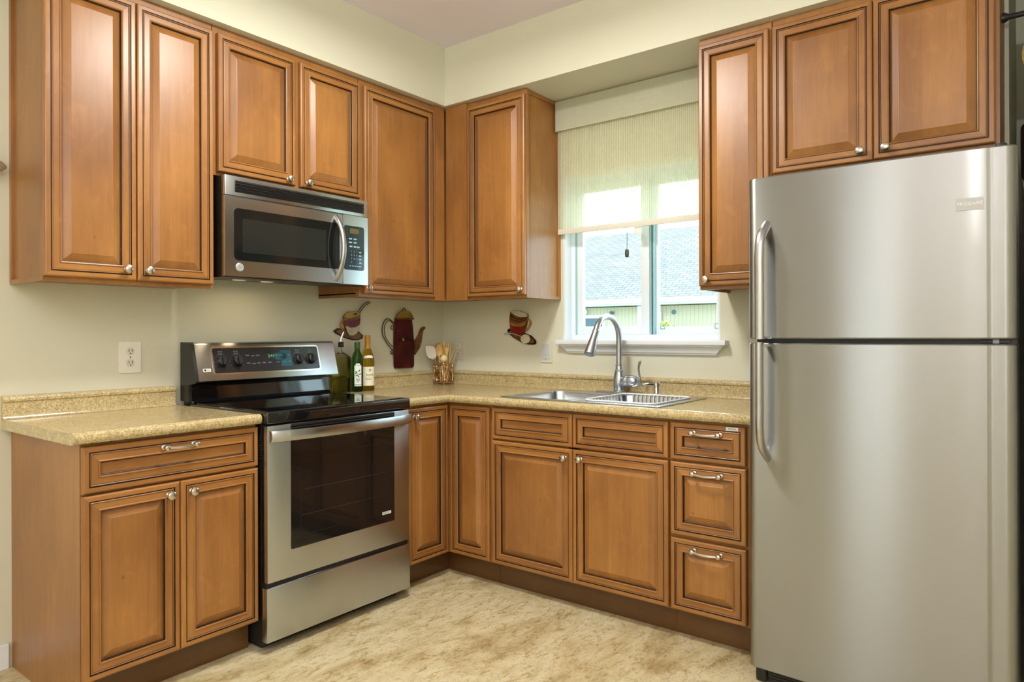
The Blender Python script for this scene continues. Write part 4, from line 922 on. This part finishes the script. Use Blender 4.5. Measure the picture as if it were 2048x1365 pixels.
b = nb(); tube(b, [(.512, .022, 1.219), (.539, .024, 1.222), (.583, .024, 1.217), (.632, .022, 1.202)], [.008, .006, .0045, .006], 10, k=4, flat=.5); prism(b, ell(.662, 1.188, .031, .026), .016, .026, 0, .003); o.part('spoon', b, CREAMP)

# ------------------------------------------------------------------ outlets and switch plates
def duplex(bm, a, z, d):
    for s in (-1, 1):
        zc = z+s*.024; prism(bm, ell(a, zc, .0165, .0175, 20), d, d+.002, 1)
        for x in (-.0065, .0065): box(bm, a+x-.0012, a+x+.0012, d+.0019, d+.0024, zc-.001, zc+.009, 2)
        prism(bm, ell(a, zc-.008, .0026, .0026, 10), d+.0019, d+.0024, 2)
    lathe(bm, (a, d, z), (0, 1, 0), [(.003, 0), (.0025, .001)], 10, 2)
o = Thing('outlet_plate', 'white duplex outlet plate on the wall left of the range', 'outlet', 'R', (-1.897, 0, 1.06), 'wall plates above the counters')
b = nb(); prism(b, rrect(-1.940, -1.854, 1.060, 1.190, .005, 4), 0, .006, 0, .002); p_ = o.part('plate', b, PLATE)
b = nb(); duplex(b, -1.897, 1.125, .006); o.part('receptacle', b, [PLATE, PLATE2, SLOT], p_)
o = Thing('outlet_plate', 'ivory wall plate with grey rectangular insert left of the window sill', 'outlet', 'K', (.792, 0, 1.056), 'wall plates above the counters')
b = nb(); prism(b, rrect(.752, .832, 1.056, 1.175, .005, 4), 0, .006, 0, .002); p_ = o.part('plate', b, PLATE2)
b = nb(); prism(b, rrect(.766, .816, 1.072, 1.160, .006, 4), .005, .009, 0, .001); box(b, .775, .807, .0088, .0094, 1.098, 1.100, 1); box(b, .786, .796, .0088, .0094, 1.074, 1.080, 1); o.part('insert', b, [plain('pale_grey_plastic', srgb(196, 200, 202), .4), GREYT], p_)
o = Thing('outlet_plate', 'ivory duplex outlet plate in the corner behind the utensil holder', 'outlet', 'K', (.137, 0, 1.06), 'wall plates above the counters')
b = nb(); prism(b, rrect(.095, .179, 1.060, 1.178, .005, 4), 0, .006, 0, .002); p_ = o.part('plate', b, PLATE2)
b = nb(); duplex(b, .137, 1.119, .006); o.part('receptacle', b, [PLATE2, PLATE, SLOT], p_)

# ------------------------------------------------------------------ small things at the frame edges
o = Thing('curtain_rod_finial', 'silver pointed finial at the left edge beside the tall wall cabinet', 'finial', 'R', (-2.40, 0, 1.80))
b = nb(); lathe(b, (-2.46, .06, 1.821), (1, 0, 0), [(.009, -.25), (.009, .02), (.018, .024), (.026, .040), (.029, .060), (.025, .082), (.016, .100), (.004, .113)], 20); o.part('finial', b, plain('silver_finial', srgb(200, 202, 200), .3, .6))
b = nb(); box(b, -2.62, -2.60, 0, .064, 1.812, 1.830, 0, .002); o.part('bracket', b, CHROME)
o = Thing('tension_rod', 'black rod fixed to the cabinet side right of the refrigerator', 'rod', 'K', (2.884, .2, 2.325))
b = nb(); lathe(b, (2.8825, .2, 2.325), (1, 0, 0), [(.017, 0), (.017, .010), (.0095, .022), (.0095, .235), (.017, .246), (.017, .2565)], 16); o.part('rod', b, BLKP)
def cloth(a0, a1, d, z0, z1, th, m, name, label, cat):
    b = nb(); n = 12; L = []
    for i in range(n+1):
        t = i/n; z = z1+(z0-z1)*t; s = .010*math.sin(t*9); k = .7+.3*t
        L.append([(a0+s+(1-k)*.02, d-th*k, z), ((a0+a1)/2, d-th*1.2*k, z), (a1, d-th*k, z), (a1, d+th*k, z), ((a0+a1)/2, d+th*1.2*k, z), (a0+s+(1-k)*.02, d+th*k, z)])
    loft(b, L); single(name, label, cat, 'K', ((a0+a1)/2, d, z0), b, m, smooth=60)
cloth(2.946, 3.06, .2, 2.055, 2.3155, .018, plain('tan_cloth', srgb(176, 152, 84), .8), 'hanging_cloth', 'tan cloth hanging from the black rod at the right edge', 'cloth')
b = nb(); box(b, 2.914, 3.08, -.75, -.67, 1.905, 2.155, 0, .02, 3); single('wall_bag', 'dark brown bag against the recess wall at the right edge', 'bag', 'K', (3.0, -.71, 1.905), b, plain('dark_brown_cloth', srgb(66, 44, 34), .8))
b = nb(); lathe(b, (1.40, 1.55, CH), (0, 0, -1), [(.22, 0), (.22, .02), (.21, .03)], 40); 
o = Thing('ceiling_light', 'round flush ceiling lamp over the kitchen floor, above the picture', 'ceiling light', 'K', (1.4, 1.55, CH)); o.part('rim', b, TRIM)
b = nb(); lathe(b, (1.40, 1.55, CH-.03), (0, 0, -1), [(.205, 0), (.19, .03), (.13, .055), (.02, .066)], 40); o.part('lamp_shade', b, LAMP)

# ------------------------------------------------------------------ outside: the neighbouring house
def shingles():
    m, n, p, o = NT('roof_shingles'); tc = nd(n, 'ShaderNodeTexCoord'); mp = nd(n, 'ShaderNodeMapping'); mp.inputs['Scale'].default_value = (1, 1, 1)
    n.links.new(tc.outputs['UV'], mp.inputs[0]); br = nd(n, 'ShaderNodeTexBrick'); br.inputs['Scale'].default_value = 1
    br.inputs['Brick Width'].default_value = .30; br.inputs['Row Height'].default_value = .14; br.inputs['Mortar Size'].default_value = .012
    br.inputs['Color1'].default_value = srgb(122, 118, 116); br.inputs['Color2'].default_value = srgb(140, 136, 132); br.inputs['Mortar'].default_value = srgb(94, 90, 88)
    n.links.new(mp.outputs[0], br.inputs[0]); n.links.new(br.outputs[0], p.inputs['Base Color']); p.inputs['Roughness'].default_value = .9; return m
def siding():
    m, n, p, o = NT('board_siding'); v = coords(n, (1, 1, 1), False); sx = nd(n, 'ShaderNodeSeparateXYZ'); n.links.new(v, sx.inputs[0])
    w = nd(n, 'ShaderNodeMath', operation='MULTIPLY'); w.inputs[1].default_value = 9.0; n.links.new(sx.outputs[0], w.inputs[0])
    fr_ = nd(n, 'ShaderNodeMath', operation='FRACT'); n.links.new(w.outputs[0], fr_.inputs[0])
    n.links.new(ramp(n, fr_.outputs[0], [(0, srgb(150, 142, 122)), (.16, srgb(190, 180, 158)), (.9, srgb(194, 184, 162))]), p.inputs['Base Color']); p.inputs['Roughness'].default_value = .8; return m
hs = Thing('neighbor_house', 'neighboring house with grey shingle roof and pale siding seen through the window', 'house', 'K', (-5, -14, -.3))
b = nb(); box(b, -22, 8, -21.4, -14, -.3, 1.96); hs.part('wall', b, siding(), smooth=None)
b = nb(); uv = b.loops.layers.uv.new()
for (q, mi) in (([(-22.5, -13.5, 2.11), (8.5, -13.5, 2.11), (8.5, -18, 4.65), (-22.5, -18, 4.65)], 0), ([(-22.5, -22.5, 2.11), (-22.5, -18, 4.65), (8.5, -18, 4.65), (8.5, -22.5, 2.11)], 0), ([(-22.5, -13.5, 2.08), (8.5, -13.5, 2.08), (8.5, -22.5, 2.08), (-22.5, -22.5, 2.08)], 0), ([(8.5, -13.5, 2.08), (8.5, -13.5, 2.11), (8.5, -18, 4.65), (8.5, -22.5, 2.11), (8.5, -22.5, 2.08)], 0)):
    f = b.faces.new([V(b, *p) for p in q])
    for l in f.loops: l[uv].uv = (l.vert.co.x, math.hypot(l.vert.co.y-13.5, l.vert.co.z-2.1))
rf = hs.part('roof', b, shingles(), smooth=None)
b = nb(); lathe(b, (-5.06, -15.5, 3.20), (0, 0, 1), [(.05, -.2), (.05, .20), (.03, .21)], 12); hs.part('vent_pipe', b, GREYT, rf)
b = nb(); box(b, -22.5, 8.5, -13.5, -13.38, 2.02, 2.15, 0, .02); hs.part('gutter', b, TRIM)
b = nb(); box(b, -22.3, 8.3, -14.0, -13.5, 1.98, 2.03); hs.part('soffit_board', b, TRIM)
b = nb(); tube(b, [(-5.16, -13.45, 2.04), (-5.16, -13.55, 1.90), (-5.16, -13.93, 1.78), (-5.16, -13.93, -.2)], .055, 8); hs.part('downspout', b, TRIM)
b = nb(); box(b, -5.82, -5.66, -14.0, -13.96, -.3, 1.97); hs.part('corner_board', b, TRIM)
b = nb(); ring4(b, -7.9, -6.82, .7, 1.74, .08, -14.0, -13.94); wn = hs.part('window', b, TRIM)
b = nb(); box(b, -7.82, -6.90, -13.99, -13.975, .78, 1.66); hs.part('pane', b, plain('dusk_glass', srgb(52, 84, 100), .15), wn)
b = nb(); lathe(b, (-4.776, -14, 1.786), (0, 1, 0), [(.06, 0), (.06, .03), (.03, .05)], 20); hs.part('round_vent', b, plain('blue_grey_vent', srgb(70, 104, 124), .5))
b = nb(); lathe(b, (-6.59, -14, 1.80), (0, 1, 0), [(.03, 0), (.05, .06), (.05, .12), (.02, .14)], 12); hs.part('porch_light', b, plain('slate_lamp', srgb(70, 96, 110), .5))
b = nb(); lathe(b, (-7.45, -14, 1.84), (0, 1, 0), [(.04, 0), (.07, .06), (.07, .10), (.02, .13)], 12); hs.part('flood_light', b, TRIM)
b = nb(); random.seed(3)
for k in range(1100):
    t = random.uniform(0, 2*math.pi); ph = math.acos(random.uniform(-.2, 1)); rr = random.uniform(.75, 1.05)
    c_ = Vector((-4.75+.62*rr*math.sin(ph)*math.cos(t), -(13.1)+.4*rr*math.sin(ph)*math.sin(t), .75+.78*rr*math.cos(ph)))
    n_ = Vector((random.uniform(-1, 1), random.uniform(-1, 1), random.uniform(-.2, 1))).normalized(); u_ = n_.orthogonal().normalized(); w_ = n_.cross(u_); s = random.uniform(.05, .09)
    vs = [V(b, *(c_+u_*s*x+w_*s*y)) for x, y in ((-1, 0), (0, -.45), (1, 0), (0, .45))]; f = b.faces.new(vs); f.material_index = 1 if k % 4 == 0 else 0
bs = Thing('garden_shrub', 'yellow-green leafy shrub in front of the neighboring house', 'shrub', 'K', (-4.75, -13.1, -.3))
bs.part('foliage', b, [plain('shrub_leaf', srgb(150, 176, 84), .6), plain('shrub_leaf_pale', srgb(222, 216, 130), .6)], smooth=None)
b = nb(); lathe(b, (-4.75, -13.1, -.3), (0, 0, 1), [(.04, 0), (.03, .6), (.02, 1.2)], 8); bs.part('stem', b, BEECH)
b = nb(); box(b, -40, 2.7, -40, -.16, -.34, -.3); box(b, 2.7, 30, -40, -1.0, -.34, -.3); struct('ground_lawn', b, plain('lawn_green', srgb(140, 148, 120), .9))
o = Thing('added_uplight', 'added uplight stand behind the camera, outside the picture', 'floor lamp', 'K', (3.35, 4.35, 0))  # unseen stand added under the ceiling bounce light
b = nb(); lathe(b, (3.35, 4.35, 0), (0, 0, 1), [(.15, 0), (.15, .02), (.03, .035)], 28); o.part('base', b, BLKP)
b = nb(); lathe(b, (3.35, 4.35, .03), (0, 0, 1), [(.012, 0), (.012, 1.27)], 12); o.part('pole', b, BLKP)
b = nb(); lathe(b, (3.35, 4.35, 1.29), (0, 0, 1), [(.02, 0), (.12, .04), (.20, .12), (.195, .12), (.11, .045)], 28); o.part('lamp_shade', b, BLKP)
